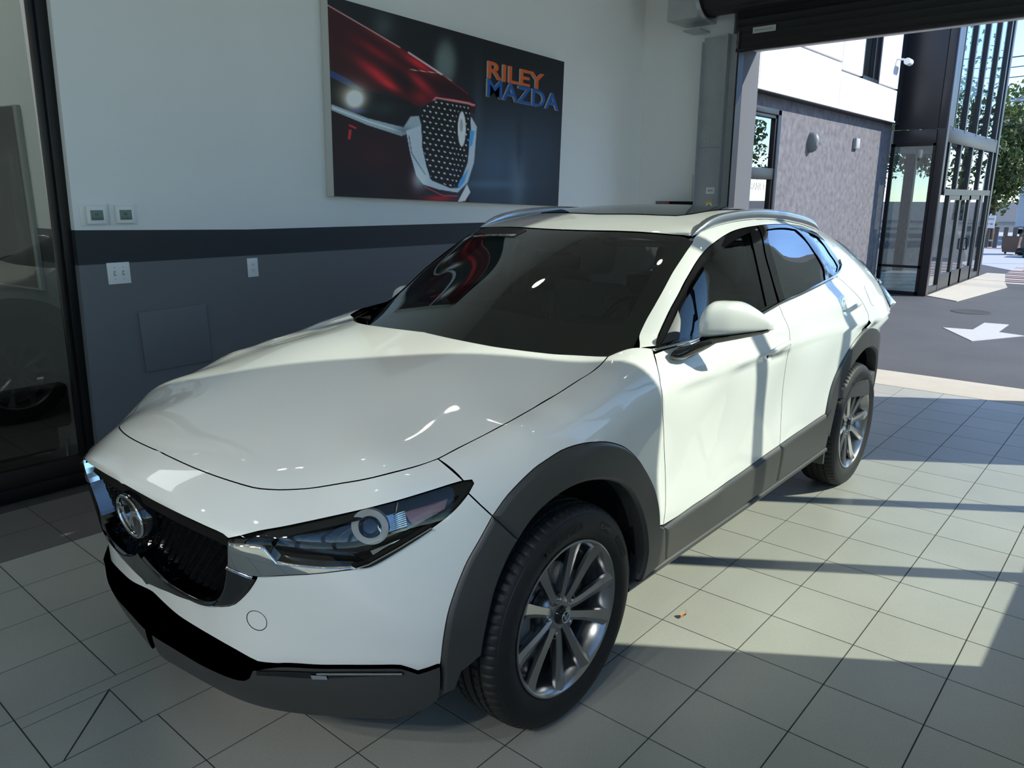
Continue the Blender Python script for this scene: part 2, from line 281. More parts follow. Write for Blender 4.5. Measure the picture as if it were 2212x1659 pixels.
PB={
 'hood':[(-0.7587,0,0.8749),(-0.7599,-0.0438,0.875),(-0.7543,-0.1569,0.8707),(-0.7413,-0.2568,0.8649),(-0.7231,-0.3411,0.8593),(-0.706,-0.3976,0.8548),(-0.6947,-0.4193,0.8533),(-0.6685,-0.4556,0.8525),(-0.6382,-0.4879,0.8531),(-0.5982,-0.5307,0.8586),(-0.5616,-0.5748,0.8693),(-0.5243,-0.6158,0.8789),(-0.4866,-0.6489,0.8888),(-0.4173,-0.6805,0.8973),(-0.3427,-0.6992,0.9057),(-0.256,-0.7066,0.922),(-0.1628,-0.7234,0.9435),(-0.0887,-0.7357,0.9614),(0.0151,-0.7268,0.9725),(0.1425,-0.7227,0.9925),(0.2594,-0.7157,1.0123),(0.3353,-0.7155,1.0278),(0.3855,-0.7113,1.0404),(0.4307,-0.7005,1.0503),(0.4533,-0.6943,1.0553),(0.4052,-0.6086,1.055),(0.3435,-0.5257,1.0596),(0.2915,-0.4379,1.0677),(0.255,-0.3365,1.0744),(0.2442,-0.1849,1.0799),(0.2599,0,1.082)],
 'nose_panel':[(-0.872,0,0.815),(-0.868,-0.1,0.812),(-0.858,-0.2,0.803),(-0.845,-0.29,0.793),(-0.828,-0.37,0.782),(-0.812,-0.425,0.772),(-0.8067,-0.4406,0.7621),(-0.7866,-0.4648,0.7698),(-0.7549,-0.4939,0.7801),(-0.714,-0.5307,0.7878),(-0.6716,-0.5649,0.796),(-0.6274,-0.6012,0.8052),(-0.5835,-0.6377,0.8148),(-0.5376,-0.6744,0.8252),(-0.4894,-0.7058,0.8347),(-0.4456,-0.7271,0.8419),(-0.4045,-0.7444,0.8478),(-0.3634,-0.7605,0.8537),(-0.3256,-0.7761,0.8581),(-0.3427,-0.6992,0.9057),(-0.4173,-0.6805,0.8973),(-0.4866,-0.6489,0.8888),(-0.5243,-0.6158,0.8789),(-0.5616,-0.5748,0.8693),(-0.5982,-0.5307,0.8586),(-0.6382,-0.4879,0.8531),(-0.6685,-0.4556,0.8525),(-0.6947,-0.4193,0.8533),(-0.706,-0.3976,0.8548),(-0.7231,-0.3411,0.8593),(-0.7413,-0.2568,0.8649),(-0.7543,-0.1569,0.8707),(-0.7599,-0.0438,0.875),(-0.7587,0,0.8749)],
 'fender':[(-0.3427,-0.6992,0.9057),(-0.256,-0.7066,0.922),(-0.1628,-0.7234,0.9435),(-0.0887,-0.7357,0.9614),(0.0151,-0.7268,0.9725),(0.1425,-0.7227,0.9925),(0.2594,-0.7157,1.0123),(0.3353,-0.7155,1.0278),(0.3855,-0.7113,1.0404),(0.4307,-0.7005,1.0503),(0.4533,-0.6943,1.0553),(0.555,-0.705,1.06),(0.64,-0.762,1.062),(0.618,-0.7711,1.0565),(0.5662,-0.8209,1.0161),(0.5336,-0.8529,0.9707),(0.5258,-0.8697,0.895),(0.5525,-0.8655,0.7914),(0.5834,-0.8613,0.6509),(0.5822,-0.8697,0.5469),(0.5772,-0.8726,0.5145),(0.5655,-0.8751,0.4598),(0.5249,-0.877,0.4707),(0.5195,-0.8738,0.5369),(0.5086,-0.8706,0.5786),(0.4886,-0.8687,0.6232),(0.4447,-0.871,0.6808),(0.3925,-0.8754,0.735),(0.3394,-0.8784,0.7798),(0.2872,-0.8802,0.8159),(0.2286,-0.8821,0.8439),(0.1725,-0.8828,0.8642),(0.1247,-0.8812,0.8754),(0.0781,-0.8774,0.8834),(0.0227,-0.8716,0.8869),(-0.0265,-0.8652,0.8838),(-0.0793,-0.8599,0.8717),(-0.1329,-0.8527,0.8552),(-0.2227,-0.84,0.8054),(-0.2756,-0.8319,0.7591),(-0.304,-0.8138,0.7958),(-0.3264,-0.7933,0.8287),(-0.3047,-0.7918,0.8495),(-0.3057,-0.7862,0.8574),(-0.3256,-0.7761,0.8581)],
 'front_bumper':[(-0.8261,0,0.4905),(-0.8263,-0.0354,0.4951),(-0.8263,-0.1154,0.5084),(-0.8221,-0.1763,0.5136),(-0.8153,-0.2384,0.5218),(-0.8049,-0.3276,0.5363),(-0.7995,-0.3565,0.5431),(-0.7928,-0.3847,0.5527),(-0.7869,-0.4063,0.5645),(-0.7821,-0.4241,0.5801),(-0.773,-0.4566,0.6149),(-0.7663,-0.4827,0.6509),(-0.7652,-0.4887,0.662),(-0.7396,-0.5291,0.6672),(-0.7137,-0.5642,0.6715),(-0.6858,-0.5979,0.6746),(-0.6569,-0.6298,0.6786),(-0.6311,-0.6555,0.6822),(-0.6048,-0.6782,0.6847),(-0.5815,-0.6955,0.6915),(-0.5503,-0.7146,0.7085),(-0.5172,-0.7323,0.7238),(-0.4782,-0.7503,0.7425),(-0.437,-0.7672,0.7604),(-0.4106,-0.7762,0.7737),(-0.3824,-0.7843,0.7889),(-0.3538,-0.7903,0.8077),(-0.3264,-0.7933,0.8287),(-0.304,-0.8138,0.7958),(-0.2756,-0.8319,0.7591),(-0.3228,-0.8254,0.7013),(-0.3574,-0.8196,0.6597),(-0.3874,-0.8162,0.6125),(-0.4116,-0.8142,0.5677),(-0.4285,-0.8133,0.5284),(-0.442,-0.8102,0.464),(-0.4478,-0.8059,0.404),(-0.4491,-0.8052,0.3948),(-0.4745,-0.7901,0.3888),(-0.4977,-0.7745,0.3843),(-0.5137,-0.7626,0.3953),(-0.5317,-0.7479,0.4061),(-0.5662,-0.7162,0.4101),(-0.6201,-0.6568,0.4108),(-0.67,-0.5928,0.4083),(-0.7288,-0.5104,0.4066),(-0.7627,-0.4499,0.4038),(-0.772,-0.4287,0.4101),(-0.7865,-0.3874,0.4227),(-0.8029,-0.3152,0.4344),(-0.8133,-0.2343,0.4397),(-0.8215,-0.1472,0.4456),(-0.8248,-0.047,0.4608),(-0.8251,0,0.468)],
 'grille':[(-0.868,0,0.807),(-0.864,-0.1,0.804),(-0.854,-0.2,0.795),(-0.841,-0.29,0.785),(-0.824,-0.37,0.774),(-0.808,-0.425,0.764),(-0.8093,-0.4384,0.7475),(-0.8074,-0.4305,0.7145),(-0.8056,-0.4191,0.6854),(-0.8033,-0.4036,0.6507),(-0.802,-0.3873,0.6174),(-0.8021,-0.369,0.5873),(-0.8035,-0.3509,0.5653),(-0.8064,-0.3279,0.5499),(-0.8113,-0.287,0.5387),(-0.8159,-0.2456,0.5354),(-0.8208,-0.2073,0.5371),(-0.8291,-0.1296,0.5451),(-0.832,-0.0985,0.5557),(-0.8341,-0.0663,0.5652),(-0.8384,-0.0129,0.5887),(-0.8392,0,0.5935)],
 'grille_wing':[(-0.8392,0,0.5935),(-0.8384,-0.0129,0.5887),(-0.8341,-0.0663,0.5652),(-0.832,-0.0985,0.5557),(-0.8291,-0.1296,0.5451),(-0.8208,-0.2073,0.5371),(-0.8159,-0.2456,0.5354),(-0.8113,-0.287,0.5387),(-0.8064,-0.3279,0.5499),(-0.8035,-0.3509,0.5653),(-0.8021,-0.369,0.5873),(-0.802,-0.3873,0.6174),(-0.8033,-0.4036,0.6507),(-0.8056,-0.4191,0.6854),(-0.805,-0.4202,0.6851),(-0.7969,-0.4357,0.6789),(-0.7875,-0.4521,0.6727),(-0.7765,-0.4701,0.6657),(-0.7651,-0.4885,0.6613),(-0.7663,-0.4827,0.6509),(-0.773,-0.4566,0.6149),(-0.7821,-0.4241,0.5801),(-0.7869,-0.4063,0.5645),(-0.7928,-0.3847,0.5527),(-0.7995,-0.3565,0.5431),(-0.8049,-0.3276,0.5363),(-0.8153,-0.2384,0.5218),(-0.8221,-0.1763,0.5136),(-0.8263,-0.1154,0.5084),(-0.8263,-0.0354,0.4951),(-0.8261,0,0.4905)],
 'chrome_wing':[(-0.8072,-0.4411,0.7599),(-0.8045,-0.4483,0.7539),(-0.7845,-0.4798,0.7541),(-0.7615,-0.511,0.752),(-0.7547,-0.5206,0.7452),(-0.7501,-0.526,0.7342),(-0.7439,-0.5328,0.7218),(-0.7376,-0.5394,0.7092),(-0.7093,-0.573,0.7021),(-0.676,-0.6101,0.6961),(-0.6468,-0.6402,0.6938),(-0.615,-0.6692,0.6925),(-0.6048,-0.6782,0.6847),(-0.6311,-0.6555,0.6822),(-0.6569,-0.6298,0.6786),(-0.6858,-0.5979,0.6746),(-0.7137,-0.5642,0.6715),(-0.7396,-0.5291,0.6672),(-0.7652,-0.4887,0.662),(-0.7765,-0.4701,0.6657),(-0.7875,-0.4521,0.6727),(-0.7969,-0.4357,0.6789),(-0.805,-0.4202,0.6851),(-0.8076,-0.4299,0.7144),(-0.809,-0.439,0.7476)],
 'headlight':[(-0.8067,-0.4406,0.7621),(-0.7866,-0.4648,0.7698),(-0.7549,-0.4939,0.7801),(-0.714,-0.5307,0.7878),(-0.6716,-0.5649,0.796),(-0.6274,-0.6012,0.8052),(-0.5835,-0.6377,0.8148),(-0.5376,-0.6744,0.8252),(-0.4894,-0.7058,0.8347),(-0.4456,-0.7271,0.8419),(-0.4045,-0.7444,0.8478),(-0.3634,-0.7605,0.8537),(-0.3256,-0.7761,0.8581),(-0.3057,-0.7862,0.8574),(-0.3047,-0.7918,0.8495),(-0.3264,-0.7933,0.8287),(-0.3538,-0.7903,0.8077),(-0.3824,-0.7843,0.7889),(-0.4106,-0.7762,0.7737),(-0.437,-0.7672,0.7604),(-0.4782,-0.7503,0.7425),(-0.5172,-0.7323,0.7238),(-0.5503,-0.7146,0.7085),(-0.5815,-0.6955,0.6915),(-0.6048,-0.6782,0.6847),(-0.615,-0.6692,0.6925),(-0.6468,-0.6402,0.6938),(-0.676,-0.6101,0.6961),(-0.7093,-0.573,0.7021),(-0.7376,-0.5394,0.7092),(-0.7439,-0.5328,0.7218),(-0.7501,-0.526,0.7342),(-0.7547,-0.5206,0.7452),(-0.7615,-0.511,0.752),(-0.7845,-0.4798,0.7541),(-0.8045,-0.4483,0.7539)],
 'headlight_trim':[(-0.6046,-0.6782,0.6871),(-0.5813,-0.6954,0.6939),(-0.517,-0.7322,0.7257),(-0.4367,-0.767,0.7622),(-0.4346,-0.7687,0.7581),(-0.4733,-0.7533,0.7392),(-0.5155,-0.7341,0.7182),(-0.5786,-0.698,0.6875)],
 'intake':[(-0.8251,0,0.468),(-0.8248,-0.047,0.4608),(-0.8215,-0.1472,0.4456),(-0.8133,-0.2343,0.4397),(-0.8029,-0.3152,0.4344),(-0.7865,-0.3874,0.4227),(-0.772,-0.4287,0.4101),(-0.7627,-0.4499,0.4038),(-0.7659,-0.4416,0.3854),(-0.7694,-0.4279,0.3591),(-0.7736,-0.41,0.347),(-0.7827,-0.37,0.34),(-0.7992,-0.28,0.338),(-0.8082,-0.2,0.338),(-0.8155,-0.12,0.338),(-0.8246,0,0.338)],
 'lower_bumper':[(-0.8246,0,0.338),(-0.8155,-0.12,0.338),(-0.8082,-0.2,0.338),(-0.7992,-0.28,0.338),(-0.7827,-0.37,0.34),(-0.7736,-0.41,0.347),(-0.7694,-0.4279,0.3591),(-0.7659,-0.4416,0.3854),(-0.7288,-0.5104,0.4066),(-0.67,-0.5928,0.4083),(-0.6201,-0.6568,0.4108),(-0.5662,-0.7162,0.4101),(-0.5317,-0.7479,0.4061),(-0.5137,-0.7626,0.3953),(-0.4977,-0.7745,0.3843),(-0.4745,-0.7901,0.3888),(-0.4491,-0.8052,0.3948),(-0.4486,-0.8054,0.3589),(-0.4507,-0.803,0.3174),(-0.455,-0.797,0.295),(-0.5,-0.77,0.266),(-0.56,-0.735,0.25),(-0.5637,-0.66,0.246),(-0.622,-0.58,0.245),(-0.6946,-0.46,0.245),(-0.7338,-0.34,0.246),(-0.7531,-0.22,0.247),(-0.7677,-0.1,0.248),(-0.7779,0,0.248)],
 'front_arch_cladding':[(-0.2756,-0.8319,0.7591),(-0.2227,-0.84,0.8054),(-0.1329,-0.8527,0.8552),(-0.0793,-0.8599,0.8717),(-0.0265,-0.8652,0.8838),(0.0227,-0.8716,0.8869),(0.0781,-0.8774,0.8834),(0.1247,-0.8812,0.8754),(0.1725,-0.8828,0.8642),(0.2286,-0.8821,0.8439),(0.2872,-0.8802,0.8159),(0.3394,-0.8784,0.7798),(0.3925,-0.8754,0.735),(0.4447,-0.871,0.6808),(0.4886,-0.8687,0.6232),(0.5086,-0.8706,0.5786),(0.5195,-0.8738,0.5369),(0.5249,-0.877,0.4707),(0.5666,-0.8749,0.4523),(0.5842,-0.8695,0.3699),(0.599,-0.8552,0.3055),(0.3999,-0.8705,0.2962),(0.4207,-0.8729,0.328),(0.4345,-0.8762,0.372),(0.4358,-0.878,0.4048),(0.4291,-0.8798,0.4402),(0.4171,-0.8808,0.4854),(0.4001,-0.881,0.5284),(0.376,-0.8811,0.5771),(0.3443,-0.8819,0.623),(0.3009,-0.8837,0.6702),(0.2523,-0.8859,0.7077),(0.2149,-0.8875,0.7275),(0.1696,-0.8893,0.7457),(0.1091,-0.8909,0.7636),(0.0541,-0.8914,0.774),(-0.0011,-0.8904,0.7773),(-0.0512,-0.8866,0.7711),(-0.0989,-0.8806,0.7574),(-0.1403,-0.8746,0.738),(-0.1788,-0.8692,0.7108),(-0.2113,-0.8652,0.6794)],
 'bumper_arch_cladding':[(-0.2113,-0.8652,0.6794),(-0.2466,-0.8611,0.6397),(-0.2733,-0.859,0.6002),(-0.298,-0.8578,0.5562),(-0.3184,-0.8579,0.5032),(-0.3332,-0.8544,0.4441),(-0.343,-0.8512,0.3877),(-0.405,-0.85,0.36),(-0.42,-0.835,0.31),(-0.445,-0.8,0.3),(-0.4507,-0.803,0.3174),(-0.4486,-0.8054,0.3589),(-0.4478,-0.8059,0.404),(-0.4478,-0.8059,0.404),(-0.442,-0.8102,0.464),(-0.4285,-0.8133,0.5284),(-0.4116,-0.8142,0.5677),(-0.3874,-0.8162,0.6125),(-0.3574,-0.8196,0.6597),(-0.3228,-0.8254,0.7013),(-0.2756,-0.8319,0.7591)],
 'door_cladding_front':[(0.5666,-0.8749,0.4523),(0.6867,-0.8687,0.4527),(0.8089,-0.867,0.457),(0.8748,-0.8681,0.4587),(1.0285,-0.8716,0.4685),(1.2132,-0.8659,0.4703),(1.3928,-0.8655,0.4799),(1.5977,-0.871,0.4946),(1.595,-0.86,0.307),(1.3,-0.858,0.304),(1,-0.858,0.302),(0.58,-0.862,0.302)],
 'door_cladding_rear':[(1.5977,-0.871,0.4946),(1.7568,-0.8679,0.4991),(1.9245,-0.8696,0.5062),(2.0726,-0.8736,0.5153),(2.2169,-0.8798,0.5236),(2.165,-0.885,0.5),(2.21,-0.872,0.4),(2.2,-0.868,0.325),(1.95,-0.862,0.315),(1.595,-0.86,0.307)],
 'front_door':[(0.5662,-0.8209,1.0161),(0.5336,-0.8529,0.9707),(0.5258,-0.8697,0.895),(0.5525,-0.8655,0.7914),(0.5834,-0.8613,0.6509),(0.5822,-0.8697,0.5469),(0.5772,-0.8726,0.5145),(0.5655,-0.8751,0.4598),(0.6867,-0.8687,0.4527),(0.8089,-0.867,0.457),(0.8748,-0.8681,0.4587),(1.0285,-0.8716,0.4685),(1.2132,-0.8659,0.4703),(1.3928,-0.8655,0.4799),(1.5977,-0.871,0.4946),(1.603,-0.87,0.5061),(1.6223,-0.8588,0.5929),(1.6303,-0.8528,0.6593),(1.6209,-0.8543,0.7438),(1.6128,-0.8585,0.8021),(1.6037,-0.8657,0.8722),(1.6077,-0.8701,0.9254),(1.6153,-0.8678,0.9758),(1.6242,-0.857,1.0138),(1.6255,-0.8323,1.0586),(1.634,-0.8119,1.0897),(1.6247,-0.7986,1.118),(1.605,-0.8009,1.1121),(1.4167,-0.8039,1.0934),(1.2404,-0.8038,1.08),(1.0774,-0.8034,1.0712),(0.8654,-0.7973,1.0622),(0.7282,-0.7793,1.0559),(0.6128,-0.7781,1.0517)],
 'rear_door':[(1.6247,-0.7986,1.118),(1.634,-0.8119,1.0897),(1.6255,-0.8323,1.0586),(1.6242,-0.857,1.0138),(1.6153,-0.8678,0.9758),(1.6077,-0.8701,0.9254),(1.6037,-0.8657,0.8722),(1.6128,-0.8585,0.8021),(1.6209,-0.8543,0.7438),(1.6303,-0.8528,0.6593),(1.6223,-0.8588,0.5929),(1.603,-0.87,0.5061),(1.5977,-0.871,0.4946),(1.7568,-0.8679,0.4991),(1.9245,-0.8696,0.5062),(2.0726,-0.8736,0.5153),(2.2169,-0.8798,0.5236),(2.1914,-0.8769,0.5592),(2.2135,-0.8748,0.6071),(2.2405,-0.8746,0.6524),(2.272,-0.8773,0.6946),(2.3077,-0.8814,0.7333),(2.3472,-0.8859,0.7679),(2.39,-0.8898,0.7983),(2.4358,-0.8926,0.8239),(2.484,-0.8941,0.8445),(2.534,-0.8945,0.86),(2.5683,-0.9176,0.9479),(2.5847,-0.9045,0.9814),(2.557,-0.8796,1.0397),(2.5219,-0.8546,1.0831),(2.4905,-0.8283,1.1175),(2.4631,-0.8014,1.1489),(2.4171,-0.7822,1.1774),(2.3635,-0.7828,1.1768),(2.2423,-0.7885,1.166),(2.0692,-0.7949,1.1518),(1.8367,-0.796,1.1319),(1.6383,-0.7994,1.1166)],
 'body_side':[(0.5773,-0.7011,1.0434),(0.6427,-0.6858,1.0813),(0.7402,-0.6652,1.1453),(0.7915,-0.6599,1.1799),(0.8406,-0.6545,1.2139),(0.9564,-0.6363,1.2879),(1.0108,-0.629,1.319),(1.0632,-0.6226,1.3475),(1.1095,-0.6162,1.3717),(1.1575,-0.6095,1.3946),(1.215,-0.592,1.42),(1.4,-0.586,1.46),(1.8,-0.582,1.49),(2.2,-0.578,1.48),(2.6,-0.565,1.44),(2.95,-0.54,1.39),(3.12,-0.52,1.36),(3.17,-0.54,1.28),(3.2,-0.61,1.19),(3.21,-0.68,1.11),(3.19,-0.745,1.03),(3.15,-0.8,0.94),(3.13,-0.825,0.85),(3.12,-0.84,0.7),(3.1118,-0.827,0.5754),(3.088,-0.8371,0.6225),(3.0595,-0.8477,0.6668),(3.0266,-0.8573,0.7079),(2.9896,-0.8652,0.7453),(2.9489,-0.8739,0.7786),(2.905,-0.88,0.8073),(2.8584,-0.8854,0.8313),(2.8095,-0.8907,0.8503),(2.759,-0.894,0.864),(2.7073,-0.8945,0.8722),(2.6376,-0.893,0.8747),(2.5683,-0.9176,0.9479),(2.5847,-0.9045,0.9814),(2.557,-0.8796,1.0397),(2.5219,-0.8546,1.0831),(2.4905,-0.8283,1.1175),(2.4631,-0.8014,1.1489),(2.4171,-0.7822,1.1774),(2.4863,-0.765,1.2021),(2.549,-0.7483,1.221),(2.5817,-0.7321,1.2398),(2.5891,-0.7071,1.2722),(2.5747,-0.6791,1.3107),(2.5844,-0.64,1.3526),(2.559,-0.6099,1.3854),(2.4798,-0.5986,1.4082),(2.3871,-0.5923,1.4259),(2.2174,-0.5986,1.4402),(2.0397,-0.6056,1.4483),(1.8856,-0.6124,1.4503),(1.7395,-0.6176,1.448),(1.6186,-0.6195,1.4433),(1.5038,-0.6238,1.4338),(1.3972,-0.6335,1.4177),(1.2974,-0.6443,1.3974),(1.2199,-0.6518,1.3771),(1.148,-0.6591,1.351),(1.0924,-0.6666,1.3249),(1.0384,-0.6751,1.296),(0.9718,-0.6857,1.2585),(0.9087,-0.6973,1.2197),(0.8457,-0.7059,1.1802),(0.7848,-0.7161,1.1386),(0.7259,-0.7278,1.0984),(0.6658,-0.7427,1.0587),(0.6,-0.742,1.07)],
 'windshield':[(0.2,0,1.02),(0.26,-0.25,1.03),(0.36,-0.45,1.03),(0.47,-0.6,1.02),(0.545,-0.705,1.03),(0.5773,-0.7011,1.0434),(0.6427,-0.6858,1.0813),(0.7402,-0.6652,1.1453),(0.7915,-0.6599,1.1799),(0.8406,-0.6545,1.2139),(0.9564,-0.6363,1.2879),(1.0108,-0.629,1.319),(1.0632,-0.6226,1.3475),(1.1095,-0.6162,1.3717),(1.1575,-0.6095,1.3946),(1.1763,-0.6008,1.4063),(1.1785,-0.5677,1.4215),(1.1665,-0.5279,1.4252),(1.1542,-0.4424,1.4302),(1.1466,-0.365,1.4327),(1.1339,-0.2629,1.4337),(1.1176,-0.1548,1.4329),(1.1072,-0.0633,1.4324),(1.1045,0,1.4319)],
 'roof':[(1.1073,0,1.4328),(1.1101,-0.0611,1.4335),(1.1204,-0.1528,1.4339),(1.1366,-0.2612,1.4348),(1.1495,-0.3631,1.4339),(1.1562,-0.4412,1.431),(1.1684,-0.5268,1.426),(1.1897,-0.5783,1.4215),(1.215,-0.592,1.42),(1.4,-0.586,1.46),(1.8,-0.582,1.49),(2.2,-0.578,1.48),(2.6,-0.565,1.44),(2.95,-0.54,1.39),(3.12,-0.52,1.36),(3.16,-0.3,1.38),(3.18,0,1.39)],
 'frame_front':[(0.6658,-0.7427,1.0587),(0.7259,-0.7278,1.0984),(0.7848,-0.7161,1.1386),(0.8457,-0.7059,1.1802),(0.9087,-0.6973,1.2197),(0.9718,-0.6857,1.2585),(1.0384,-0.6751,1.296),(1.0924,-0.6666,1.3249),(1.148,-0.6591,1.351),(1.2199,-0.6518,1.3771),(1.2974,-0.6443,1.3974),(1.3972,-0.6335,1.4177),(1.5038,-0.6238,1.4338),(1.6186,-0.6195,1.4433),(1.7395,-0.6176,1.448),(1.7443,-0.6247,1.4419),(1.6621,-0.699,1.3377),(1.6402,-0.749,1.2305),(1.6247,-0.796,1.1239),(1.4218,-0.8011,1.1004),(1.244,-0.8017,1.085),(1.0808,-0.8014,1.0759),(0.8691,-0.795,1.0674),(0.7378,-0.7736,1.0604)],
 'frame_rear':[(1.7395,-0.6176,1.448),(1.8856,-0.6124,1.4503),(2.0397,-0.6056,1.4483),(2.2174,-0.5986,1.4402),(2.3871,-0.5923,1.4259),(2.4798,-0.5986,1.4082),(2.559,-0.6099,1.3854),(2.5844,-0.64,1.3526),(2.5747,-0.6791,1.3107),(2.5891,-0.7071,1.2722),(2.5817,-0.7321,1.2398),(2.549,-0.7483,1.221),(2.4863,-0.765,1.2021),(2.3671,-0.7812,1.18),(2.2515,-0.7845,1.1742),(2.0772,-0.7912,1.1597),(1.8431,-0.7928,1.1395),(1.6461,-0.7955,1.1257),(1.6539,-0.7497,1.2295),(1.6758,-0.6996,1.337),(1.7537,-0.6251,1.4416)],
 'glass_front':[(0.9805,-0.6993,1.2483),(1.0402,-0.691,1.28),(1.1202,-0.6836,1.3151),(1.196,-0.6784,1.3411),(1.2782,-0.6725,1.3627),(1.3738,-0.6638,1.3835),(1.4822,-0.6531,1.4036),(1.5581,-0.6471,1.4142),(1.6298,-0.642,1.4226),(1.587,-0.68,1.3706),(1.5575,-0.718,1.2946),(1.5329,-0.7565,1.2096),(1.5106,-0.7938,1.1235),(1.3885,-0.7945,1.1132),(1.2146,-0.7944,1.1008),(1.0186,-0.7926,1.0902),(0.8805,-0.788,1.0831),(0.7922,-0.7759,1.0783),(0.8416,-0.7554,1.124),(0.9041,-0.7291,1.1831)],
 'sail':[(0.6972,-0.75,1.0666),(0.7831,-0.7352,1.1205),(0.8595,-0.7217,1.1716),(0.8458,-0.7445,1.1395),(0.7868,-0.7752,1.0773)],
 'glass_rear':[(1.8104,-0.637,1.4299),(1.8965,-0.6317,1.4324),(1.9913,-0.6266,1.4327),(2.1078,-0.6239,1.4282),(2.2056,-0.6261,1.4186),(2.2259,-0.6536,1.3904),(2.2298,-0.6857,1.3539),(2.2402,-0.7184,1.3082),(2.2543,-0.7425,1.2676),(2.2656,-0.7547,1.2424),(2.268,-0.7654,1.2176),(2.2384,-0.7844,1.1752),(2.0793,-0.7903,1.1617),(1.9007,-0.7918,1.1469),(1.7087,-0.7927,1.1336),(1.7144,-0.7633,1.201),(1.7324,-0.7198,1.298),(1.7535,-0.6835,1.3694)],
 'glass_quarter':[(2.354,-0.6285,1.4013),(2.4271,-0.6317,1.3883),(2.492,-0.6364,1.373),(2.4975,-0.672,1.3334),(2.4994,-0.7071,1.2868),(2.5152,-0.7289,1.2534),(2.5123,-0.7495,1.2234),(2.4415,-0.7682,1.2008),(2.3931,-0.7704,1.2004),(2.3805,-0.7469,1.2461),(2.3643,-0.7252,1.2869),(2.3381,-0.7026,1.3256),(2.3324,-0.6747,1.3595)],
 'belt_line':[(0.6252,-0.7686,1.0583),(0.7316,-0.7772,1.0585),(0.8675,-0.796,1.0652),(1.0791,-0.8024,1.0736),(1.2422,-0.8027,1.0825),(1.4193,-0.8025,1.0969),(1.643,-0.7971,1.1221),(1.8399,-0.7944,1.1357),(2.0732,-0.7931,1.1557),(2.2469,-0.7865,1.1701),(2.3837,-0.7801,1.1822),(2.4899,-0.7664,1.1996),(2.5726,-0.7465,1.2217),(2.6034,-0.7242,1.2478)],
}
PT={
 'tow':[(-0.7606,-0.4585,0.5249)],
 'drl0':[(-0.5751,-0.6812,0.7717)],
 'ring':[(-0.5478,-0.6657,0.7762)],
 'proj':[(-0.5333,-0.6753,0.7804)],
 'refl':[(-0.522,-0.6751,0.7953),(-0.4633,-0.702,0.8154),(-0.475,-0.7215,0.7617),(-0.5286,-0.6912,0.7522)],
 'amber':[(-0.4724,-0.7116,0.8009),(-0.3636,-0.7514,0.8258),(-0.3636,-0.7564,0.8181),(-0.382,-0.7608,0.7931),(-0.4613,-0.7326,0.7654),(-0.4698,-0.7234,0.7794)],
 'refl2':[(-0.565,-0.6832,0.7188),(-0.4275,-0.756,0.7557),(-0.4346,-0.7546,0.745),(-0.5574,-0.6906,0.6995)],
 'drl':[(-0.763,-0.4486,0.3916),(-0.729,-0.5097,0.3983),(-0.6722,-0.5901,0.401),(-0.6051,-0.6749,0.4045),(-0.5319,-0.7478,0.3994),(-0.5275,-0.7515,0.3934),(-0.6054,-0.6744,0.3923),(-0.6844,-0.5736,0.3837),(-0.736,-0.4975,0.3829),(-0.7631,-0.447,0.3786)],
 'lamp':[(-0.6855,-0.5723,0.3945),(-0.6607,-0.6052,0.3938),(-0.6588,-0.6076,0.3831),(-0.6829,-0.5755,0.3824)],
 'sunroof':[(1.3718,0.2022,1.4933),(1.3719,0.025,1.4931),(1.4012,-0.2045,1.4977),(1.4006,-0.3431,1.4921),(1.4493,-0.3825,1.4945),(1.4856,-0.3993,1.4964),(1.6252,-0.3753,1.5099)],
}

